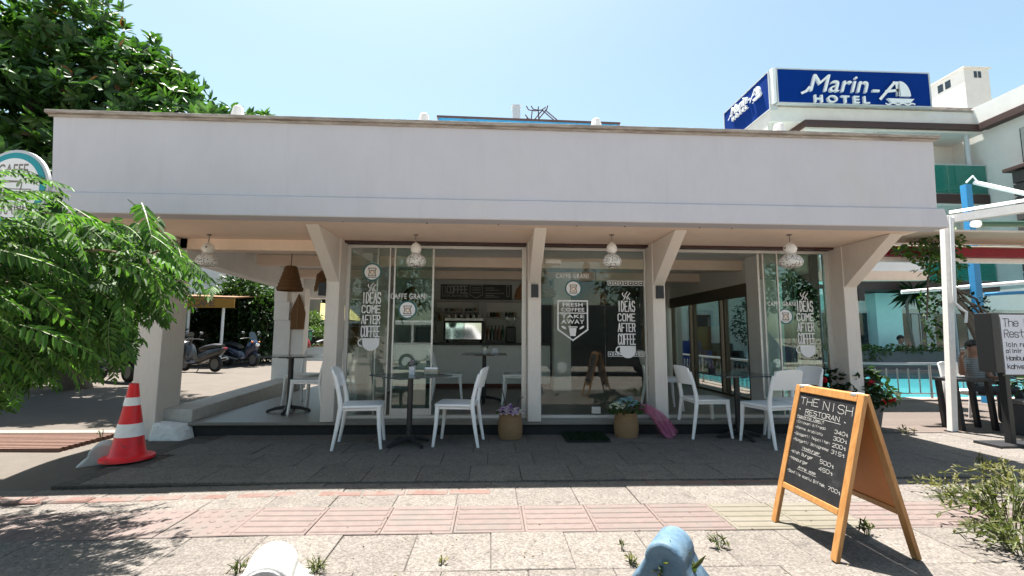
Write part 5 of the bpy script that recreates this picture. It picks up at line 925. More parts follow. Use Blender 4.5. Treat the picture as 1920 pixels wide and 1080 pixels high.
# scooters
m_tyre = mat('tyre rubber', (.018, .018, .018), .8, .1, tex='obj'); m_bike = {'silver': mat('silver bike paint', (.16, .165, .17), .35, .06, metal=.3, tex='obj'), 'black': mat('black bike paint', (.018, .018, .022), .25, .1, tex='obj', coat=.4), 'grey': mat('grey bike paint', (.035, .035, .04), .3, .1, tex='obj', coat=.3), 'navy': mat('navy bike paint', (.014, .02, .05), .28, .1, tex='obj', coat=.4), 'red': mat('red bike paint', (.38, .012, .012), .3, .1, tex='obj', coat=.4)}
m_amb = mat('amber lens', (.6, .16, .01), .2, .05); m_seat = mat('black vinyl seat', (.022, .022, .024), .5, .2, 20., tex='obj')
def scooter(loc, rz, c1, c2, label, s=1.):
    t = thing('scooter', label, 'scooter', loc, rz, 'motor scooters parked along the lane'); t.scale = (s, s, s)
    for y in (-.62, .66):
        b = MB(); M = Matrix.Translation((0, y, .26)) @ Matrix.Rotation(PI/2, 4, 'Y'); b.lathe([(.17, -.055), (.225, -.06), (.26, -.03), (.265, 0), (.26, .03), (.225, .06), (.17, .055), (.17, -.055)], 20, 0, M, caps=False); w0 = b.build('wheel', m_tyre, t, smooth=40); MB().lathe([(.02, -.04), (.17, -.045), (.172, .045), (.02, .04)], 16, 0, M).build('rim', m_bike['silver'], w0, smooth=30)
    def loft(nm, secs, mt, par=t):       # sections: y, half width, z low, z high
        b = MB(); n_ = 10
        for y, hw, zl, zh in secs:
            for k in range(n_): a = 2*PI*k/n_; ca, sa = math.cos(a), math.sin(a); b.v.append((hw*abs(ca)**.7*(1 if ca > 0 else -1), y, (zl+zh)/2+(zh-zl)/2*abs(sa)**.7*(1 if sa > 0 else -1)))
        N_ = len(secs)
        for i in range(N_-1):
            for k in range(n_): b.f.append((i*n_+k, i*n_+(k+1) % n_, (i+1)*n_+(k+1) % n_, (i+1)*n_+k)); b.m.append(0)
        b.f += [tuple(range(n_))[::-1], tuple(range((N_-1)*n_, N_*n_))]; b.m += [0, 0]; return b.build(nm, mt, par, smooth=50)
    body = loft('rear_body', [(-.95, .06, .66, .80), (-.75, .15, .52, .80), (-.40, .19, .40, .74), (-.05, .17, .26, .62), (.10, .15, .24, .40)], m_bike[c1]); loft('side_panel', [(-.86, .10, .60, .74), (-.5, .205, .52, .66), (-.1, .195, .38, .50)], m_bike[c2], body)
    loft('floorboard', [(.02, .16, .22, .36), (.30, .17, .22, .33), (.50, .16, .24, .42)], m_bike[c2]); loft('front_shield', [(.42, .20, .28, .74), (.52, .22, .36, .92), (.66, .17, .50, 1.0), (.80, .07, .62, .86)], m_bike[c1]); loft('front_fender', [(.42, .07, .38, .46), (.66, .09, .50, .57), (.92, .06, .36, .42)], m_bike[c1])
    loft('seat', [(-.88, .09, .80, .90), (-.6, .16, .76, .92), (-.25, .17, .72, .86), (.0, .12, .66, .78)], m_seat)
    MB().tube([(0, .66, .30), (0, .50, .92), (0, .44, 1.04)], .035, 8).build('fork', m_bike['grey'], t, smooth=40); MB().tube([(-.36, .36, 1.02), (-.2, .44, 1.05), (.2, .44, 1.05), (.36, .36, 1.02)], .018, 8).build('handlebar', m_iron, t, smooth=40)
    for sx in (-1, 1): mr = MB().tube([(sx*.24, .44, 1.05), (sx*.32, .46, 1.22)], .008, 6).build('mirror', m_iron, t); b = MB(); b.ball((sx*.34, .46, 1.25), .07, 10, 0, (1, .25, .7)); b.build('mirror_glass', m_bike['silver'], mr, smooth=60); b = MB(); b.ball((sx*.15, .72, .90), .05, 8, 0, (1, .5, .7)); b.build('turn_signal', m_amb, t, smooth=60)
    b = MB(); b.ball((0, .82, .80), .085, 10, 0, (1.1, .4, .8)); b.build('headlight', m_mirror, t, smooth=60); b = MB(); b.ball((0, -.98, .76), .07, 8, 0, (1.2, .3, .6)); b.build('tail_light', m_redb, t, smooth=60)
    M = frame((0, .60, 1.0), (1, 0, 0), (0, -.35, 1)); MB().prism([(-.17, 0), (.17, 0), (.13, .24), (.06, .30), (-.06, .30), (-.13, .24)], -.004, .004, 0, M).build('windscreen', m_dglass, t); MB().tube([(.20, .1, .26), (.22, -.4, .34), (.22, -.85, .44)], [.03, .05, .055], 10).build('exhaust', m_bike['silver'], t, smooth=40); MB().tube([(-.05, -.1, .22), (-.22, -.12, .01)], .014, 6).build('kickstand', m_iron, t)
scooter((-9.9, 12.6, .0), rad(62), 'silver', 'black', 'silver and black scooter half hidden by the street corner pier', 1.1)
scooter((-9.75, 15.9, .0), rad(72), 'grey', 'black', 'dark grey scooter with a silver exhaust, in full view by the pier', 1.02)
scooter((-9.9, 18.6, .0), rad(-112), 'navy', 'black', 'dark navy scooter parked tail out before the grey wall', 1.05)
scooter((-9.6, 25.5, .0), rad(150), 'red', 'black', 'red scooter seen past the rear patio column', 1.12)
scooter((-10.6, 27.5, .0), rad(120), 'black', 'grey', 'black scooter farthest along the lane, under the hanging pots', 1.12)
# ================================================================ trees and plants
m_bark = mat('grey bark', (.13, .105, .085), .9, .3, 9., .8, 30); m_bark2 = mat('brown stem', (.12, .085, .055), .9, .3, 12., .7, 40)
m_fic = leafmat('rubber tree leaves', (.015, .046, .010), (.052, .115, .026), .42, .25); m_fici = leafmat('rubber tree leaf', (.017, .050, .012), (.055, .118, .028), .42, .25, obj=.4); m_ficr = leafmat('young rubber tree leaves', (.10, .035, .015), (.08, .06, .025), .35, .25)
m_fro = leafmat('feathery leaves', (.022, .068, .014), (.074, .150, .034), .55, .40, obj=.4); m_rach = mat('leaf stalk', (.08, .10, .025), .6, .1)
m_bush = leafmat('bush leaves', (.009, .027, .006), (.032, .066, .015), .45, .25); m_bushd = leafmat('dark hedge leaves', (.006, .016, .005), (.018, .038, .010), .5, .2); m_bushl = leafmat('light green leaves', (.035, .07, .012), (.07, .11, .025), .5, .3); m_dry = leafmat('dry weed leaves', (.11, .105, .045), (.17, .155, .08), .7, .25); m_weed = leafmat('weed leaves', (.040, .058, .016), (.105, .105, .042), .6, .25)
def unit(a): return a/np.maximum(1e-9, np.linalg.norm(a, axis=-1, keepdims=True))
def leaf_arrays(P, D, N, Ln, Wd, fold=.18, droop=.12):
    """P bases, D directions, N approximate upward normals -> vertices (n,5,3), quads"""
    D = unit(D); S_ = unit(np.cross(D, N)); U = np.cross(S_, D); Ln = Ln[:, None]; Wd = Wd[:, None]
    b = P; t = P+D*Ln-U*Ln*droop; q1 = D*Ln*.28+U*Wd*fold; q2 = D*Ln*.68+U*(Wd*fold*.9-Ln*droop*.45)
    V = np.stack([b, P+q1+S_*Wd*.46, P+q2+S_*Wd*.40, t, P+q2-S_*Wd*.40, P+q1-S_*Wd*.46], 1).reshape(-1, 3); k = np.arange(len(P))[:, None]*6
    F = np.concatenate([k+np.array([[0, 3, 2, 1]]), k+np.array([[0, 5, 4, 3]])], 1).reshape(-1, 4); return V, F
def ellipsoid_pts(c, r, n, inner=.55, top=0.):
    d = unit(rng.normal(size=(n, 3))); d[:, 2] += top; d = unit(d); q = rng.uniform(inner, 1, n)[:, None]**.5; wob_ = 1+.14*np.sin(d[:, :1]*5+c[0])*np.cos(d[:, 2:]*6+c[1]); return np.array(c)+d*q*np.array(r)*wob_, d
def leaf_mass(name, blobs, dens, ln, wd, mt, parent=None, kind='stuff', flat_=.3, up=.5, clump=1, droop=.12):
    Ps, Ds, Ns = [], [], []
    for c, r in blobs:
        n = max(8, int(dens*(r[0]*r[1]+r[1]*r[2]+r[0]*r[2]))); p, d = ellipsoid_pts(c, r, n)
        for k in range(clump):
            Ps.append(p+rng.normal(size=p.shape)*ln*.25); q = d+rng.normal(size=d.shape)*.8; q[:, 2] -= flat_*.5; Ds.append(q); nn = rng.normal(size=d.shape)*.5; nn[:, 2] += up+.6; Ns.append(nn)
    P, D_, N_ = np.concatenate(Ps), np.concatenate(Ds), np.concatenate(Ns); P[:, 2] = np.maximum(P[:, 2], .02); n = len(P)
    V, F = leaf_arrays(P, D_, N_, ln*rng.uniform(.6, 1.25, n), wd*rng.uniform(.7, 1.2, n), droop=droop); return bigmesh(name, V, F, mt, parent, kind)
def limb(b, a, c, r0, r1, n=6, bend=.1):
    a, c = Vector(a), Vector(c); L_ = (c-a).length; o = Vector((random.gauss(0, 1), random.gauss(0, 1), random.gauss(0, .6)))*bend*L_
    b.tube([a.lerp(c, i/n)+o*math.sin(PI*i/n)+Vector((random.gauss(0, 1), random.gauss(0, 1), 0))*.02*L_*(0 if i in (0, n) else 1) for i in range(n+1)], [r0+(r1-r0)*i/n for i in range(n+1)], 8)
# ------------- the big rubber tree beyond the cafe
ft = thing('rubber_tree', 'big dark glossy leaved tree rising behind the cafe end with a round sign', 'tree', (-8.6, 10, -.1), world=True)
blobs = [((-9.1, 10.2, 5.0), (2.55, 2.4, 3.2)), ((-6.5, 9.5, 5.0), (1.75, 1.5, 1.45)), ((-7.6, 9.4, 5.9), (1.4, 1.3, 1.4)), ((-8.3, 8.8, 3.4), (1.8, 1.6, 1.9)), ((-11.6, 10.5, 5.2), (2.6, 2.4, 3.3)), ((-4.95, 9.6, 5.35), (.75, .6, .62)), ((-9.5, 9.2, 7.3), (1.7, 1.2, 1.2)), ((-11.4, 9.4, 7.0), (1.6, 1.2, 1.4)), ((-10.5, 8.6, 3.6), (2.0, 1.4, 2.0)), ((-5.7, 9.4, 4.6), (1.1, 1.2, .95)), ((-7.2, 9.6, 6.6), (.55, .5, .55)), ((-9.6, 8.4, 5.2), (1.8, 1.2, 1.6)), ((-7.4, 8.6, 3.7), (1.2, 1.0, 1.3))]
b = MB(); limb(b, (-9.6, 11.2, -.1), (-8.9, 10.3, 2.4), .30, .22, bend=.03); tr = b.build('trunk', m_bark, ft, smooth=60)
for c, r in blobs: b = MB(); limb(b, (-8.8, 10.1, 2.2), c, .13, .04); b.build('branch', m_bark, tr, smooth=60)
Ps, Ds, Ns, red = [], [], [], []
for c, r in blobs:
    n = int(135*(r[0]*r[1]+r[1]*r[2]+r[0]*r[2])/3)+10; p, d = ellipsoid_pts(c, r, n, .5)
    for i in range(n):
        ax = unit((d[i]+rng.normal(size=3)*.45+np.array([0, 0, .35]))[None])[0]; s = unit(np.cross(ax, rng.normal(size=3))[None])[0]; t = np.cross(ax, s); m_ = rng.integers(7, 11)
        for k in range(m_):
            a = 2*PI*k/m_+rng.normal()*.2; el = rng.uniform(.15, .9); dd = (s*math.cos(a)+t*math.sin(a))*math.cos(el)+ax*math.sin(el); Ps.append(p[i]+dd*.03-ax*.06*rng.random()); Ds.append(dd); Ns.append(ax); red.append(rng.random() < .02)
P, D_, N_ = np.array(Ps), np.array(Ds), np.array(Ns); red = np.array(red); LN = .25*rng.uniform(.7, 1.15, len(P)); WD = LN*rng.uniform(.36, .46, len(P))
scr = np.array([pix(p) for p in P]); inv = (scr[:, 0] > -20) & (scr[:, 0] < 520) & (scr[:, 1] > -20) & (scr[:, 1] < 330); order = np.argsort(np.where(inv, P[:, 1], 99)); solo = order[:300]; rest = np.setdiff1d(np.arange(len(P)), solo)
V, F = leaf_arrays(P[rest], D_[rest], N_[rest], LN[rest], WD[rest], .16, .16); bigmesh('foliage', V, F, [m_fic, m_ficr], ft, 'stuff', mi=np.repeat(red[rest].astype(int), 2))
def leaf_me(mt):
    p = [(0, 0, 0), (.10, .045, .02), (.17, .25, .035), (.185, .55, .03), (.10, .86, -.06), (0, 1, -.16), (-.10, .86, -.06), (-.185, .55, .03), (-.17, .25, .035), (-.10, .045, .02), (0, .3, -.01), (0, .62, -.03)]
    f = [(0, 10, 2, 1), (10, 11, 3, 2), (11, 5, 4, 3), (0, 9, 8, 10), (10, 8, 7, 11), (11, 7, 6, 5)]; me = bpy.data.meshes.new('leaf'); me.from_pydata([(x, y, z) for x, y, z in p], [], [q[::-1] for q in f]); me.materials.append(mt); return me
lm, lmr = leaf_me(m_fici), leaf_me(m_ficr); o_f = OFF[ft]
def place(me, name, parent, p, d, n, sx, sy):
    d = Vector(d).normalized(); n = Vector(n); s = d.cross(n).normalized(); u = s.cross(d); o = link(name, me, parent); p = Vector(p)-(OFF.get(parent) or Vector())
    o.matrix_local = Matrix(((s.x*sx, d.x*sy, u.x*sy, p.x), (s.y*sx, d.y*sy, u.y*sy, p.y), (s.z*sx, d.z*sy, u.z*sy, p.z), (0, 0, 0, 1))); return o
for i in solo: place(lmr if red[i] else lm, 'leaf', ft, P[i], D_[i], N_[i], LN[i], LN[i])
# ------------- feathery tree leaning in from beside the camera
fe = thing('feathery_tree', 'tree with drooping feathery fronds reaching across the lane corner', 'tree', (-4.7, 3.2, -.15), world=True)
b = MB(); limb(b, (-4.8, 3.1, -.2), (-4.75, 3.2, 1.5), .10, .075, bend=.04); b.build('trunk', m_bark2, fe, smooth=60)
def frond_arrays(seed, L_=1.0, pairs=9):
    r = np.random.default_rng(seed); P, D, N, ln, wd = [], [], [], [], []; sp = []; side = r.normal()*.10
    for i in range(pairs*2+2):
        f_ = i/(pairs*2+1); sp.append(np.array([side*f_*f_, L_*f_*(1-.10*f_), -.30*L_*f_**2.1]))
    sp = np.array(sp)
    for i in range(pairs):
        f_ = .14+.84*i/(pairs-1); j = min(len(sp)-2, int(f_*(len(sp)-1))); p = sp[j]; tg = unit((sp[j+1]-sp[j])[None])[0]
        for s in (-1, 1):
            d = np.array([s*1.0, 0, 0])+tg*(.55+.5*f_)+np.array([0, 0, -.35-.25*r.random()])+r.normal(size=3)*.12; l = L_*(.235-.10*abs(f_-.35)*1.5)*r.uniform(.85, 1.12); P.append(p+r.normal(size=3)*.003); D.append(d); N.append(np.array([0, .15, 1.])+r.normal(size=3)*.25); ln.append(l); wd.append(l*.31)
    P.append(sp[-2]); D.append(sp[-1]-sp[-2]); N.append(np.array([0, 0, 1.])); ln.append(L_*.2); wd.append(L_*.065)
    V, F = leaf_arrays(np.array(P), np.array(D), np.array(N), np.array(ln), np.array(wd), .16, .22); n0 = len(V); w_ = .008*L_
    R_ = []; Q = []
    for i, q in enumerate(sp): ww = w_*(1-.7*i/len(sp)); R_ += [q+np.array([-ww, 0, 0]), q+np.array([ww, 0, .0]), q+np.array([0, 0, -ww*1.4])]
    for i in range(len(sp)-1):
        for k in range(3): Q.append([n0+i*3+k, n0+i*3+(k+1) % 3, n0+(i+1)*3+(k+1) % 3, n0+(i+1)*3+k])
    return np.concatenate([V, np.array(R_)]), np.concatenate([F, np.array(Q)]), np.array([0]*len(F)+[1]*len(Q))
FRV = [frond_arrays(50+i, 1, 9+i % 3) for i in range(7)]; frm = []
for V, F, mi in FRV:
    me = bpy.data.meshes.new('frond'); me.from_pydata(V.tolist(), [], F.tolist()); me.materials.append(m_fro); me.materials.append(m_rach); me.polygons.foreach_set('material_index', mi.tolist()); frm.append(me)
REG = [(-80, 285), (30, 292), (75, 322), (140, 356), (112, 384), (60, 402), (180, 412), (238, 424), (262, 442), (340, 456), (326, 482), (378, 516), (400, 540), (380, 584), (330, 570), (340, 600), (300, 622), (286, 652), (236, 640), (252, 682), (205, 716), (120, 722), (60, 738), (20, 772), (-80, 800)]
def inside(x, y, poly):
    c = False; j = len(poly)-1
    for i in range(len(poly)):
        xi, yi = poly[i]; xj, yj = poly[j]
        if (yi > y) != (yj > y) and x < (xj-xi)*(y-yi)/(yj-yi)+xi: c = not c
        j = i
    return c
spots = []
while len(spots) < 640:
    x, y = random.uniform(-80, 410), random.uniform(285, 800)
    if not inside(x, y, REG): continue
    if y < 412 and random.random() > (.2 if x < 85 else .4): continue
    spots.append((x, y))
fr = []
for x, y in spots:
    Yd = random.triangular(2.75, 4.1, 3.2); tip = aY(x, y, Yd); th = math.atan2(-(y-470), x+190); th = th*.75+random.gauss(0, .28)-.12; yaw = random.gauss(-.25, .55)
    d = Vector((math.cos(th)*math.cos(yaw), math.sin(yaw), math.sin(th))).normalized(); L_ = random.uniform(.26, .46); n = Vector((-.25*math.cos(th)+random.gauss(0, .3), -.25+random.gauss(0, .25), 1)); s = d.cross(n).normalized(); u = s.cross(d)
    M = np.array([[s.x, d.x, u.x], [s.y, d.y, u.y], [s.z, d.z, u.z]])*L_; base = np.array(tip)-M @ np.array([0, .90, -.30]); fr.append((base[1], base, d, n, L_, M, random.randrange(7)))
fr.sort(key=lambda q: q[0]); VV, FF, MI, k0 = [], [], [], 0
for i, (_, base, d, n, L_, M, v) in enumerate(fr):
    if i < 300: place(frm[v], 'frond', fe, base, d, n, L_, L_)
    else: V, F, mi = FRV[v]; VV.append(V @ M.T+base); FF.append(F+k0); MI.append(mi); k0 += len(V)
bigmesh('foliage', np.concatenate(VV), np.concatenate(FF), [m_fro, m_rach], fe, 'stuff', mi=np.concatenate(MI))
for k in range(16):
    q = fr[k*33 % len(fr)]; b = MB(); limb(b, (-4.75, 3.2, 1.45), tuple(q[1]), .022, .006, 8, .08); b.build('branch', m_bark2, fe, smooth=60)
# ------------- generic bushes and trees
def bush(name, label, cat, c, r, dens, ln, wd, mt, group=None, stems=5, trunk=None):
    t = thing(name, label, cat, (c[0], c[1], trunk[2] if trunk else max(0, c[2]-r[2])), world=True, group=group); bl = [(c, r)]+[((c[0]+r[0]*.55*random.uniform(-1, 1), c[1]+r[1]*.5*random.uniform(-1, 1), c[2]+r[2]*.45*random.uniform(-1, 1)), tuple(q*random.uniform(.45, .7) for q in r)) for _ in range(5)]
    leaf_mass('foliage' if cat != 'tree' else 'crown', bl, dens, ln, wd, mt, t); b = MB(); z0_ = trunk[2] if trunk else max(0, c[2]-r[2])
    if trunk: limb(b, trunk[:3], (c[0], c[1], c[2]-r[2]*.3), trunk[3] if len(trunk) > 3 else .12, .05, bend=.03)
    for _ in range(stems): limb(b, (c[0], c[1], (c[2]-r[2]*.3) if trunk else z0_), (c[0]+r[0]*random.uniform(-.6, .6), c[1]+r[1]*random.uniform(-.5, .5), c[2]+r[2]*random.uniform(0, .6)), .03, .01)
    b.build('trunk' if trunk else 'stem', m_bark, t, smooth=60); return t
G_ = 'bushes along the lane'
for i, (px, py, Y, rx, rz, mt, lab) in enumerate(((330, 610, 19.5, 1.5, 1.3, m_bushd, 'dark bush on the lane wall under the yellow awning edge'), (395, 622, 19.8, 1.5, 1.1, m_bushd, 'dark bush on the lane wall between the two scooters'), (455, 590, 20.2, 1.7, 2.0, m_bush, 'bright leafy tree-like bush beside the yellow awning'), (500, 570, 21.5, 1.4, 1.5, m_bush, 'rounded bush before the rear patio column'), (250, 630, 19.5, 1.9, 1.3, m_bushd, 'dark bush behind the corner pier'), (120, 640, 18, 2.6, 1.5, m_bushd, 'dark bush behind the feathery fronds at the lane edge'), (430, 560, 24, 1.6, 1.4, m_bush, 'taller bush behind the bushes, below the pale building'))):
    p = aY(px, py, Y); bush('lane_bush', lab, 'bush', (p.x, Y, p.z), (rx, 1.1, rz), 260, .22, .10, mt, G_)
p = aY(505, 640, 21.5); hg = thing('clipped_hedge', 'small clipped green hedge at the lane bend', 'hedge', (p.x, 21.5, 0), world=True); leaf_mass('foliage', [((p.x+dx, 21.5, z), (.55, .6, .6)) for dx in (-.35, .1, .5) for z in (.5, 1.05)], 500, .10, .06, m_bush, hg)
p = aY(590, 610, 30); bush('lane_bush', 'light green bush with yellow leaves before the orange kiosk', 'bush', (p.x-.7, 31, 1.4), (.9, .7, 1.4), 300, .2, .09, m_bushl, G_)
p = aY(620, 540, 50); bush('street_tree', 'far green tree over the yellow canvas roof', 'tree', (p.x, 50, 6.4), (3.2, 2.2, 2.6), 90, .35, .2, m_bush, 'trees beyond the lane', trunk=(p.x, 50, 0))
p = aY(470, 520, 48); bush('street_tree', 'far green tree above the lane bushes beside the pale building', 'tree', (p.x, 48, 6.2), (4, 2.2, 2.2), 90, .4, .22, m_bush, 'trees beyond the lane', trunk=(p.x, 48, 0))
m_potb = mat('black plant pot', (.02, .02, .022), .6, .1)
for dx, lab in ((0, 'tall black pot with a light green plant beside the rear patio column'), (.55, 'tall black pot with a light green plant nearest the red scooter')):
    p = aZ(586+dx*14, 664, 0); p = Vector((p.x+dx*.4, 27.0, 0)); p.x = aY(586+dx*24, 650, 27).x; t = thing('potted_plant', lab, 'potted plant', (p.x, 27, .0), world=True, group='tall black pots at the lane end'); MB().lathe([(.16, 0), (.26, 1.1), (.22, 1.1), (.2, 1.0)], 14, 0, Matrix.Translation((p.x, 27, 0))).build('pot', m_potb, t, smooth=40); leaf_mass('foliage', [((p.x, 27, 1.35), (.42, .4, .35))], 500, .16, .06, m_bushl, t)
p = aZ(573, 672, 0); t = thing('potted_plant', 'low dark pot with a clipped shrub on the lane near the red scooter', 'potted plant', (p.x, p.y, 0), world=True); p.x = aY(596, 650, 24.5).x; p.y = 24.5; MB().lathe([(.25, 0), (.36, .5), (.32, .5), (.3, .42)], 14, 0, Matrix.Translation((p.x, p.y, 0))).build('pot', m_potb, t, smooth=40); leaf_mass('foliage', [((p.x, p.y, .58), (.36, .34, .22))], 700, .10, .05, m_bush, t)
# ------------- right-hand yard
pb = thing('long_planter', 'long grey planter with trailing green hedge at the far side of the pool', 'planter', (12.6, 17.6, .03), world=True); MB().box(11.2, 18.2, 17.3, 17.9, .0, .74).build('trough', m_planter, pb, bevel=.01); leaf_mass('foliage', [((11.4+i*.5, 17.5, .80+.05*math.sin(i*2.2)), (.34, .32, .13)) for i in range(14)]+[((x, 17.28, .62), (.2, .06, .3)) for x in (12.3, 14.6, 15.0)], 500, .13, .07, m_bushl, pb)
pm = thing('dracaena_palm', 'spiky dracaena on a thin bent stem before the wall tinted with pool light', 'plant', (14.9, 17.6, 0), world=True); q = [aY(x, y, 17.4) for x, y in ((1720, 655), (1703, 600), (1700, 565), (1712, 548))]; q[0].z = .0; MB().tube(q, [.06, .05, .05, .05], 8).build('stem', m_bark, pm, smooth=60)
n = 70; d = unit(rng.normal(size=(n, 3))+np.array([0, 0, .25])); V, F = leaf_arrays(np.repeat(np.array(q[-1])[None], n, 0), d, np.tile([0, 0, 1.], (n, 1))+rng.normal(size=(n, 3))*.3, rng.uniform(.5, .95, n), np.full(n, .07), .1, .35); bigmesh('leaf_rosette', V, F, m_bushd, pm, 'stuff')
bo = thing('bougainvillea', 'old vine with twisted woody stems climbing the pergola post', 'vine', (7.7, 6.6, 0), world=True)
for k in range(5):
    q = [aY(x+random.uniform(-4, 4)+k*3-6, y+random.uniform(-3, 3), 6.75+.06*k) for x, y in ((1855, 720), (1838, 640), (1818, 590), (1790, 555), (1772, 510), (1760, 470), (1740+k*8, 450))]; b = MB(); b.tube(q, [.045, .04, .035, .032, .03, .022, .01], 8); b.build('stem', m_bark, bo, smooth=60)
for pts in (((1800, 560), (1835, 575), (1870, 600)), ((1790, 540), (1830, 560), (1868, 640)), ((1780, 530), (1840, 590), (1862, 690)), ((1770, 500), (1740, 520), (1738, 600))):
    b = MB(); b.tube([aY(x, y, 6.85) for x, y in pts], [.022, .016, .01], 6); b.build('stem', m_bark, bo, smooth=60)
def blob(px, py, Y, r): p = aY(px, py, Y); return ((p.x, Y, p.z), r)
leaf_mass('crown', [blob(1765, 455, 6.7, (.30, .25, .16)), blob(1735, 470, 6.7, (.28, .22, .14)), blob(1700, 468, 6.75, (.16, .16, .07)), blob(1775, 495, 6.7, (.22, .2, .18)), blob(1748, 500, 6.75, (.18, .18, .12)), blob(1778, 525, 6.8, (.14, .14, .12))], 900, .085, .05, leafmat('vine leaves', (.025, .07, .015), (.11, .17, .04), .45, .3), bo)
leaf_mass('crown', [blob(1775, 558, 6.8, (.14, .14, .14)), blob(1830, 565, 6.9, (.15, .12, .15)), blob(1845, 585, 6.9, (.1, .1, .1))], 900, .07, .045, m_bushd, bo)
leaf_mass('crown', [blob(1738+i*3, 555+i*14, 7.6, (.13, .1, .10)) for i in range(7)], 700, .075, .05, m_bush, bo); leaf_mass('crown', [blob(1745, 445, 6.65, (.3, .2, .05)), blob(1790, 440, 6.7, (.2, .15, .06)), blob(1775, 515, 6.7, (.1, .1, .07))], 260, .06, .04, m_dry, bo)
def planterbox(c, w_, d_, h_, label, lm_):
    t = thing('planter_box', label, 'planter', (c[0], c[1], 0), world=True); MB().box(c[0]-w_/2, c[0]+w_/2, c[1]-d_/2, c[1]+d_/2, 0, h_).build('box', mat('dark slate planter', (.035, .038, .045), .6, .15, 4.), t, bevel=.01); MB().box(c[0]-w_/2-.015, c[0]+w_/2+.015, c[1]-d_/2-.015, c[1]+d_/2+.015, h_+.002, h_+.05).build('rim', m_planter, t, bevel=.006); leaf_mass('foliage', [((c[0]-w_*.4+i*w_*.2, c[1], h_+.2), (.24, .22, .24)) for i in range(5)], 420, .10, .06, lm_, t); return t
planterbox((7.72, 5.72), 1.7, .40, .40, 'dark planter box of shrubs behind the menu stand', m_bush)
m_terra = mat('grey pot', (.16, .15, .15), .8, .15)
for px, py, lab, r in ((1585, 806, 'pot of red geraniums against the last cafe column', .34), (1628, 803, 'pot of red geraniums behind the chalkboard, nearest the pool', .25)):
    p = aZ(px, py, 0); t = thing('geranium_pot', lab, 'potted plant', (p.x, p.y, 0), world=True, group='potted red geraniums'); MB().lathe([(.14, .0), (.19, .30), (.21, .31), (.21, .34), (.17, .34), (.15, .25)], 20, 0, Matrix.Translation((p.x, p.y, 0))).build('pot', m_terra, t, smooth=40)
    near = 'against' in lab; leaf_mass('foliage', [((p.x, p.y, .55), (r, .26, .26)), ((p.x-.1, p.y, .72), (r*.6, .2, .16)), ((p.x+.12, p.y-.05, .48), (r*.7, .25, .2))], 700, .085, .085, m_bushd if near else m_bush, t, droop=.05)
    for fx_, fy_ in (((1594, 686), (1545, 712), (1672, 750), (1634, 718)) if near else ((1655, 755), (1625, 716), (1618, 730))):
        q = aY(fx_, fy_, p.y-.12); MB().tube([(p.x, p.y, .5), q], .005, 5).build('stem', m_rach, t); b = MB()
        for k in range(26): dd = Vector((random.gauss(0, 1), random.gauss(0, 1), random.gauss(0, 1))).normalized()*.034; s = Vector((random.gauss(0, 1), random.gauss(0, 1), random.gauss(0, 1))).normalized()*.022; e = dd.cross(s).normalized()*.022; b.add([q+dd-s, q+dd+e, q+dd+s, q+dd-e], [(0, 1, 2, 3)])
        b.build('flower', m_redp if fx_ not in (1625, 1618) else m_pinkp, t)
for i, (x, y, rx, rz, lab) in enumerate(((-12.6, 11.5, 1.5, 1.1, 'dark bush at the lane edge under the rubber tree, nearest the street'), (-13.0, 14.2, 1.5, 1.2, 'dark bush at the lane edge behind the silver and black scooter'), (-13.2, 17.0, 1.6, 1.2, 'dark bush at the lane edge behind the grey scooter'))): bush('lane_bush', lab, 'bush', (x, y, rz*.85), (rx, 1.5, rz), 150, .2, .1, m_bushd, G_)
pt = thing('potted_tree', 'leafy tree in a white pot behind the poolside railing', 'potted plant', (10.3, 17.7, .03), world=True); MB().lathe([(.25, 0), (.42, .55), (.44, .6), (.38, .6), (.3, .4)], 18, 0, Matrix.Translation((10.3, 17.7, .03))).build('pot', m_pot, pt, smooth=40); b = MB(); limb(b, (10.3, 17.7, .4), (10.3, 17.7, 1.6), .05, .03); b.build('trunk', m_bark, pt, smooth=60); leaf_mass('crown', [((10.3, 17.7, 1.9), (.7, .5, .9)), ((9.9, 17.7, 1.5), (.4, .3, .4))], 240, .16, .08, m_bushd, pt)
lb = bush('dark_shrub', 'dark shrub in the yard beside the menu stand', 'bush', (8.4, 6.7, .7), (.4, .35, .4), 500, .09, .05, m_bushd)
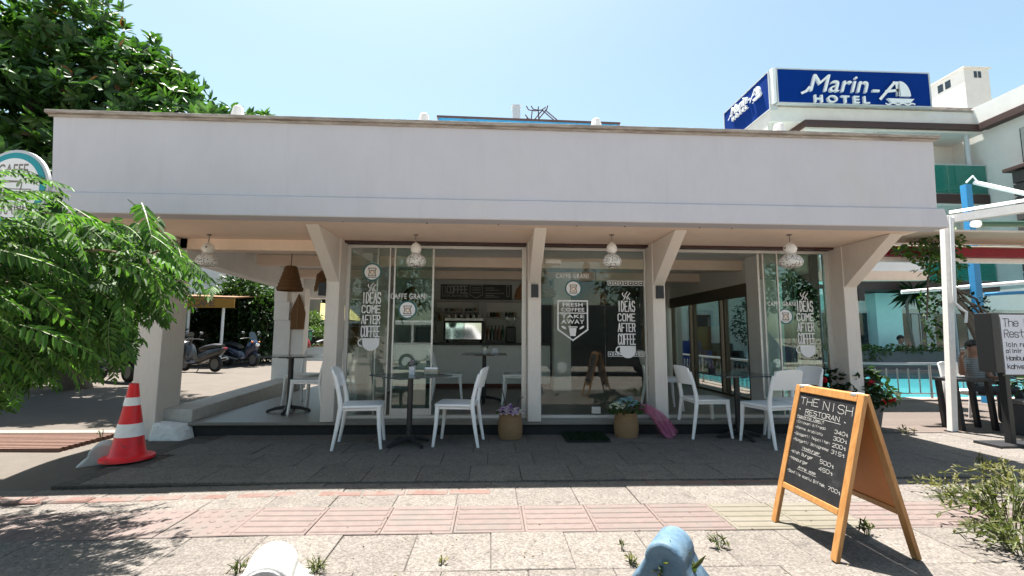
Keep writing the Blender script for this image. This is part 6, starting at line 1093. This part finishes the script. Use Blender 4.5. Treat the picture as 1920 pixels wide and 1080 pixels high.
# ------------- weeds in the joints
def weed(c, h, r, n, mt, label, ln=.05, name='weed', stalk=14, thin=1.):
    t = thing(name, label, 'weed', (c[0], c[1], c[2] if len(c) > 2 else 0), world=True); z0_ = c[2] if len(c) > 2 else 0; b = MB(); Ps, Ds = [], []
    for k in range(stalk):
        a = random.uniform(0, 2*PI); f_ = math.sqrt(random.random()); e = Vector((c[0]+r*f_*math.cos(a), c[1]+r*f_*math.sin(a)*.8, z0_+h*(1.05-f_*.75)*random.uniform(.6, 1))); o = Vector((c[0]+.15*r*math.cos(a), c[1]+.15*r*math.sin(a), z0_)); md = (o+e)/2+Vector((0, 0, h*.22)); pts = [o, o.lerp(md, .55)+Vector((0, 0, .02)), md, md.lerp(e, .5)+Vector((0, 0, .01)), e]; b.tube(pts, .0022+.002*h, 4)
        for j in range(max(2, n//stalk)):
            f2 = random.uniform(.15, 1); i = min(3, int(f2*4)); p = pts[i].lerp(pts[i+1], f2*4-i); Ps.append(np.array(p)); q = np.array((e-o).normalized())*.6+rng.normal(size=3)*.7; q[2] += .3; Ds.append(q)
    b.build('stem', m_rach, t); m_ = len(Ps); V, F = leaf_arrays(np.array(Ps), np.array(Ds), np.tile([0, 0, 1.], (m_, 1))+rng.normal(size=(m_, 3))*.4, ln*rng.uniform(.6, 1.4, m_), ln*rng.uniform(.25, .4, m_)*thin); V[:, 2] = np.maximum(V[:, 2], z0_+.002); bigmesh('foliage', V, F, mt, t, 'stuff'); return t
a = aZ(1895, 985, 0); weed((a.x, a.y), .34, .50, 560, m_weed, 'largest sprawling green weed growing out of the pavement joints', .05, stalk=70); a = aZ(1905, 1040, 0); weed((a.x+.05, a.y), .26, .34, 420, m_weed, 'low spreading weed at the road edge beside the chalkboard', .045, stalk=40)
a = aZ(1900, 930, 0); weed((a.x+.1, a.y), .32, .6, 620, m_dry, 'dry yellowish weed behind the largest green weed', .045, stalk=50)
a = aZ(1790, 930, 0); weed((a.x, a.y), .20, .36, 200, m_dry, 'thin straggling weed between the chalkboard and the big weed', .04, stalk=22); a = aZ(1842, 880, 0); weed((a.x, a.y), .16, .14, 60, m_dry, 'small upright dry weed at the pavement edge by the planters', .04, stalk=8); a = aZ(1626, 1004, 0); weed((a.x, a.y), .09, .07, 60, m_weed, 'tiny dark weed under the chalkboard', .035, stalk=9)
a = aZ(1250, 1078, 0); weed((a.x, a.y-.06), .16, .13, 50, m_weed, 'bright bladed weed in front of the blue bollard', .09, stalk=10); a = aZ(1180, 1058, 0); weed((a.x, a.y), .05, .05, 30, m_dry, 'brown weed tuft beside the blue bollard', .03, stalk=6); a = aZ(1350, 1028, 0); weed((a.x, a.y), .08, .07, 30, m_weed, 'small creeping weed in the slab joint beyond the blue bollard', .04, stalk=6)
a = aZ(592, 1074, 0); weed((a.x, a.y), .05, .06, 50, m_weed, 'grass tuft at the foot of the white bollard', .055, stalk=18, thin=.35); a = aZ(445, 1075, 0); weed((a.x, a.y), .06, .06, 40, m_weed, 'small grass tuft on the other foot of the white bollard', .05, stalk=14, thin=.35); a = aZ(120, 1068, -.1); weed((a.x, a.y, -.1), .07, .16, 90, m_dry, 'yellow green weed tuft in the shade of the fronds', .05, stalk=16); a = aZ(180, 935, -.09); weed((a.x, a.y, -.09), .06, .12, 60, m_dry, 'weed tuft against the old red kerb', .03, stalk=12); a = aZ(190, 822, 0); weed((a.x, a.y), .16, .07, 20, m_weed, 'wiry weed beside the traffic cone and drain', .02, stalk=6); a = aZ(1650, 800, 0); weed((a.x-.1, a.y-.5), .14, .14, 30, m_dry, 'dry grass tuft below the geranium pot', .05, stalk=8)
a = aZ(830, 1058, 0); weed((a.x, a.y), .03, .03, 12, m_dry, 'tiny leaf tuft in a sunny slab joint', .03, stalk=4); a = aZ(1166, 1032, 0); weed((a.x, a.y), .05, .03, 14, m_weed, 'tiny weed at a slab corner between the bollards', .03, stalk=4)
# litter of dry leaves and grit
P = np.stack([rng.uniform(-3.9, 6, 1500), rng.uniform(1.8, 5.9, 1500), np.zeros(1500)], 1); P[:, 2] = np.array([front_z(x) if y < 4.05 else 0 for x, y, _ in P])+.009; dd = rng.normal(size=(1500, 3)); dd[:, 2] = .05*np.abs(dd[:, 2]); ln = rng.uniform(.005, .024, 1500); V, F = leaf_arrays(P, dd, np.tile([0, 0, 1.], (1500, 1)), ln, ln*.5, .1, -.1); V[:, 2] = np.maximum(V[:, 2], np.repeat(P[:, 2], 6)-.002); bigmesh('leaf_litter', V, F, leafmat('dry litter', (.05, .04, .03), (.22, .17, .10), .8, .1), None, 'stuff')
# ================================================================ people
m_skin = mat('skin', (.30, .165, .115), .55, .06, 20., tex='obj'); m_shirt = mat('grey striped shirt', (.17, .18, .18), .85, .05, 20., tex='obj'); m_trous = mat('dark trousers', (.03, .032, .04), .85, .1, 20., tex='obj'); m_hair = mat('black hair', (.012, .010, .009), .6, .2, 60., tex='obj'); m_wshirt = mat('white shirt', (.62, .62, .62), .85, .05, 20., tex='obj'); m_lip = mat('lips', (.22, .08, .07), .5, .05); m_eye = mat('eye', (.02, .015, .012), .2, 0)
wv = m_shirt.node_tree.nodes.new('ShaderNodeTexWave'); wv.bands_direction = 'Z'; wv.inputs['Scale'].default_value = 9.; tcd = m_shirt.node_tree.nodes.new('ShaderNodeTexCoord'); m_shirt.node_tree.links.new(tcd.outputs['Object'], wv.inputs['Vector'])
xm = m_shirt.node_tree.nodes.new('ShaderNodeMix'); xm.data_type = 'RGBA'; xm.inputs[6].default_value = (.12, .13, .13, 1); xm.inputs[7].default_value = (.24, .25, .245, 1); m_shirt.node_tree.links.new(wv.outputs['Fac'], xm.inputs[0]); m_shirt.node_tree.links.new(xm.outputs[2], m_shirt.node_tree.nodes['Principled BSDF'].inputs['Base Color'])
def person(loc, rz, J, label, shirt, hair_r=1.04, s=1.0):
    """J: joints of the pose, local, facing -Y; builds one skinned body, then hair and face"""
    names = ['pelvis', 'waist', 'chest', 'neck', 'skull', 'crown']; V = [J[k] for k in names]; R_ = [(.15, .12), (.135, .10), (.165, .11), (.056, .056), (.088, .098), (.079, .09)]; E = [(0, 1), (1, 2), (2, 3), (3, 4), (4, 5)]; reg = ['t', 's', 's', 'k', 'k', 'k']
    def chain(root, pts, rs, rg):
        p = root
        for q, r_, g_ in zip(pts, rs, rg): V.append(q); R_.append(r_ if isinstance(r_, tuple) else (r_, r_)); reg.append(g_); E.append((p, len(V)-1)); p = len(V)-1
        return p
    for sd in ('l', 'r'):
        h = chain(2, [J['sh_'+sd], J['el_'+sd], J['wr_'+sd], J['pa_'+sd]], [.058, .045, .032, (.040, .022)], ['s', 'k', 'k', 'k'])
        a, w_ = Vector(J['pa_'+sd]), Vector(J['wr_'+sd]); d = (a-w_).normalized(); sx = d.cross(Vector((0, 1, 0))).normalized()
        for k, l in enumerate((.052, .062, .058, .045)): o = a+sx*(.027-.018*k)+d*.012; chain(h, [tuple(o), tuple(o+d*l*.55+Vector((0, -.012, 0))), tuple(o+d*l+Vector((0, -.032, 0)))], [.0095, .009, .0075], ['k']*3)
        o = w_+d*.03+sx*.035; chain(h, [tuple(o), tuple(o+sx*.022+d*.03)], [.011, .009], ['k']*2)
        chain(0, [J['hip_'+sd], J['kn_'+sd], J['an_'+sd], J['to_'+sd]], [.085, .062, .042, (.045, .035)], ['t', 't', 't', 'h'])
    me = bpy.data.meshes.new('b'); me.from_pydata(V, E, []); ob = bpy.data.objects.new('b', me); col.objects.link(ob); sk = ob.modifiers.new('skin', 'SKIN'); sk.use_smooth_shade = True; sk.branch_smoothing = .6
    for i, r_ in enumerate(R_): me.skin_vertices[0].data[i].radius = r_
    me.skin_vertices[0].data[0].use_root = True; sb = ob.modifiers.new('sub', 'SUBSURF'); sb.levels = sb.render_levels = 2
    dg = bpy.context.evaluated_depsgraph_get(); bm2 = bpy.data.meshes.new_from_object(ob.evaluated_get(dg)); bpy.data.objects.remove(ob); bm2.name = 'body'
    t = thing('person', label, 'person', loc, rz); t.scale = (s, s, s); bm2.materials.clear()
    for m in (m_skin, shirt, m_trous, m_iron): bm2.materials.append(m)
    Vn = np.array(V); seg = []
    for a, c in E: seg.append((Vn[a], Vn[c], reg[c] if reg[a] != 's' or reg[c] != 'k' else 'x', reg[a]))
    idx = []
    for p in bm2.polygons:
        q = np.array(p.center); bd = 9; rg = 'k'
        for a, c, rc, ra in seg:
            ab = c-a; f_ = min(1, max(0, (q-a) @ ab/(ab @ ab+1e-9))); dist = np.linalg.norm(q-a-ab*f_)
            if dist < bd: bd = dist; rg = rc if rc != 'x' else ('s' if f_ < (.62 if abs(c[2]-Vn[3][2]) > .01 else .86) else 'k')
        idx.append({'k': 0, 's': 1, 't': 2, 'h': 3}[rg])
    bm2.polygons.foreach_set('material_index', idx); bm2.polygons.foreach_set('use_smooth', [True]*len(idx)); link('body', bm2, t)
    sc_, cr_ = Vector(J['skull']), Vector(J['crown']); c = sc_.lerp(cr_, .45)
    b = MB(); n = 16; prof = [(.001, 1.0)]+[(math.sin(a), math.cos(a)) for a in np.linspace(.2, 1.75, 9)]
    for r_, z in prof: pass
    Mh = Matrix.Translation(c+Vector((0, .014, .035))) @ Matrix.Rotation(-.5, 4, 'X') @ Matrix.Diagonal((.085*hair_r, .098*hair_r, .094*hair_r, 1)); b.lathe(prof[::-1], n, 0, Mh, caps=False); b.build('hair', m_hair, t, smooth=60)
    for sx in (-1, 1):
        b = MB(); b.ball(c+Vector((sx*.034, -.089, .008)), .011, 8, 0, (1.3, .6, .8)); b.build('eye', m_eye, t, smooth=60); b = MB(); b.ball(c+Vector((sx*.086, .012, -.01)), .026, 8, 0, (.45, .7, 1.1)); b.build('ear', m_skin, t, smooth=60); b = MB(); b.tube([c+Vector((sx*.018, -.095, .028)), c+Vector((sx*.05, -.086, .030))], .006, 6); b.build('eyebrow', m_hair, t)
    b = MB(); b.add([c+Vector(q) for q in ((0, -.092, .012), (-.017, -.09, -.034), (.017, -.09, -.034), (0, -.122, -.030), (0, -.09, -.045))], [(0, 1, 3), (0, 3, 2), (1, 4, 3), (3, 4, 2)]); b.build('nose', m_skin, t, smooth=80); b = MB(); b.ball(c+Vector((0, -.083, -.062)), .022, 8, 0, (1.1, .4, .35)); b.build('mouth', m_lip, t, smooth=60)
    return t
J = dict(pelvis=(0, 0, .52), waist=(0, -.01, .68), chest=(0, .02, .86), neck=(0, .0, 1.04), skull=(0, -.025, 1.12), crown=(0, -.02, 1.23), sh_r=(-.19, .02, .95), el_r=(-.40, -.12, .76), wr_r=(-.50, -.20, .98), pa_r=(-.515, -.215, 1.05), sh_l=(.19, .02, .95), el_l=(.27, -.03, .69), wr_l=(.14, -.27, .70), pa_l=(.08, -.33, .71), hip_r=(-.10, -.03, .50), kn_r=(-.16, -.46, .53), an_r=(-.17, -.42, .10), to_r=(-.18, -.56, .045), hip_l=(.10, -.03, .50), kn_l=(.16, -.46, .53), an_l=(.17, -.40, .10), to_l=(.18, -.54, .045))
h = aY(1822, 652, 6.72); kz = h.z/1.17
chair(h.x, 6.78, -.01, 178, 'white chair under the seated man in the grey striped shirt'); None
person((h.x, 6.72, 0), .12, J, 'seated man in a grey striped shirt with one hand raised behind the white post', m_shirt, s=kz)
J2 = dict(J); J2.update(el_r=(-.26, -.16, .74), wr_r=(-.06, -.26, .98), pa_r=(-.03, -.25, 1.05), el_l=(.26, -.1, .70), wr_l=(.14, -.30, .78), pa_l=(.10, -.35, .80))
h = aY(1688, 636, 18.3); J2 = {k: (v[0], v[1], v[2]) for k, v in J2.items()}
tp = person((h.x, 18.3, h.z-1.17*1.25), .35, J2, 'dark haired person in a white shirt resting chin on hand behind the planter', m_wshirt, 1.14, 1.25)
bn2 = thing('garden_bench', 'plain bench behind the planter under the person in white', 'bench', (h.x, 18.35, -.3), world=True); zb2 = h.z-1.17*1.25+.5; MB().box(h.x-.6, h.x+.6, 18.15, 18.55, zb2-.06, zb2).build('seat', m_fas, bn2)
for q in (-.5, .5): MB().box(h.x+q-.04, h.x+q+.04, 18.2, 18.5, -.3, zb2-.062).build('leg', m_fas, bn2)
# ================================================================ the street behind the camera, seen in the glass
def van(x, y, cm, label, L_=4.8, H=2.0):
    t = thing('parked_van', label, 'van', (x, y, -.15), world=True, group='vans parked across the street'); z = -.15
    M = Matrix(((1, 0, 0, x), (0, 0, 1, y), (0, 1, 0, z), (0, 0, 0, 1))); pr = [(-L_/2, .35), (L_/2, .35), (L_/2+.02, .95), (L_/2-.75, 1.08), (L_/2-1.45, H-.05), (L_/2-1.8, H), (-L_/2+.1, H), (-L_/2, H-.2)]
    MB().prism(pr, -.85, .85, 0, M).build('body', cm, t, bevel=.05)
    for a, c in ((L_/2-2.6, L_/2-1.55), (L_/2-3.6, L_/2-2.7), (-L_/2+.2, L_/2-3.7)): MB().prism([(a, 1.12), (c+(.35 if a == L_/2-2.6 else 0), 1.12), (c, H-.18), (a, H-.18)], .852, .862, 0, M).build('window', m_dglass, t)
    MB().prism([(L_/2-.72, 1.1), (L_/2-.74, 1.13), (L_/2-1.42, H-.12), (L_/2-1.40, H-.15)], -.7, .7, 0, M @ Matrix.Translation((.02, .02, 0))).build('windscreen', m_dglass, t)
    for wx in (-L_/2+.95, L_/2-.95):
        for s in (-.76, .70): MW = M @ Matrix.Translation((wx, .33, s)); b = MB(); b.lathe([(.19, 0), (.31, .0), (.33, .03), (.33, .17), (.31, .2), (.19, .2)], 20, 0, MW); w0 = b.build('wheel', m_tyre, t, smooth=40); MB().lathe([(.03, .195), (.19, .203), (.02, .21)], 14, 0, MW).build('rim', m_ltgrey, w0)
    for s in (-.6, .6): MB().box(x+L_/2+.0, x+L_/2+.04, y+s-.14, y+s+.14, z+.72, z+.9).build('headlight', m_mirror, t)
van(4.1, -4.4, m_bike['black'], 'tall black van standing in the road, mirrored in the door glass', 5.2, 2.5); van(-2.0, -7.4, mat('white van paint', (.6, .6, .6), .35, .03, coat=.3), 'white van parked across the street before the trees'); van(10.5, -7.3, m_bike['navy'], 'navy van parked across the street at the pool end')
for i in range(9): x = -26+i*6.6+random.uniform(-1, 1); h = random.uniform(2.8, 4.6); bush('street_tree', 'leafy street tree across the road, '+('opposite the pier','opposite the traffic cone','opposite the patio','opposite the first panes','opposite the counter window','opposite the door','opposite the pool','opposite the hotel','opposite the menu stand')[i], 'tree', (x, -12.5+random.uniform(-.8, .8), h+.6), (2.3, 1.7, 1.9), 60, .34, .16, m_bush, 'street trees across the road', 4, trunk=(x, -12.5, -.05, .14))
for i in range(5): leaf_mass('hedge', [((-20+i*10+k*1.6, -14.5, .45), (1.1, .5, .55)) for k in range(6)], 60, .2, .1, m_bushd, tag(thing('roadside_hedge', 'dark hedge along the far pavement '+('opposite the lane','opposite the patio','opposite the cafe door','opposite the pool','opposite the hotel')[i], 'hedge', (-16+i*10, -14.5, 0), world=True, group='hedges across the road')))
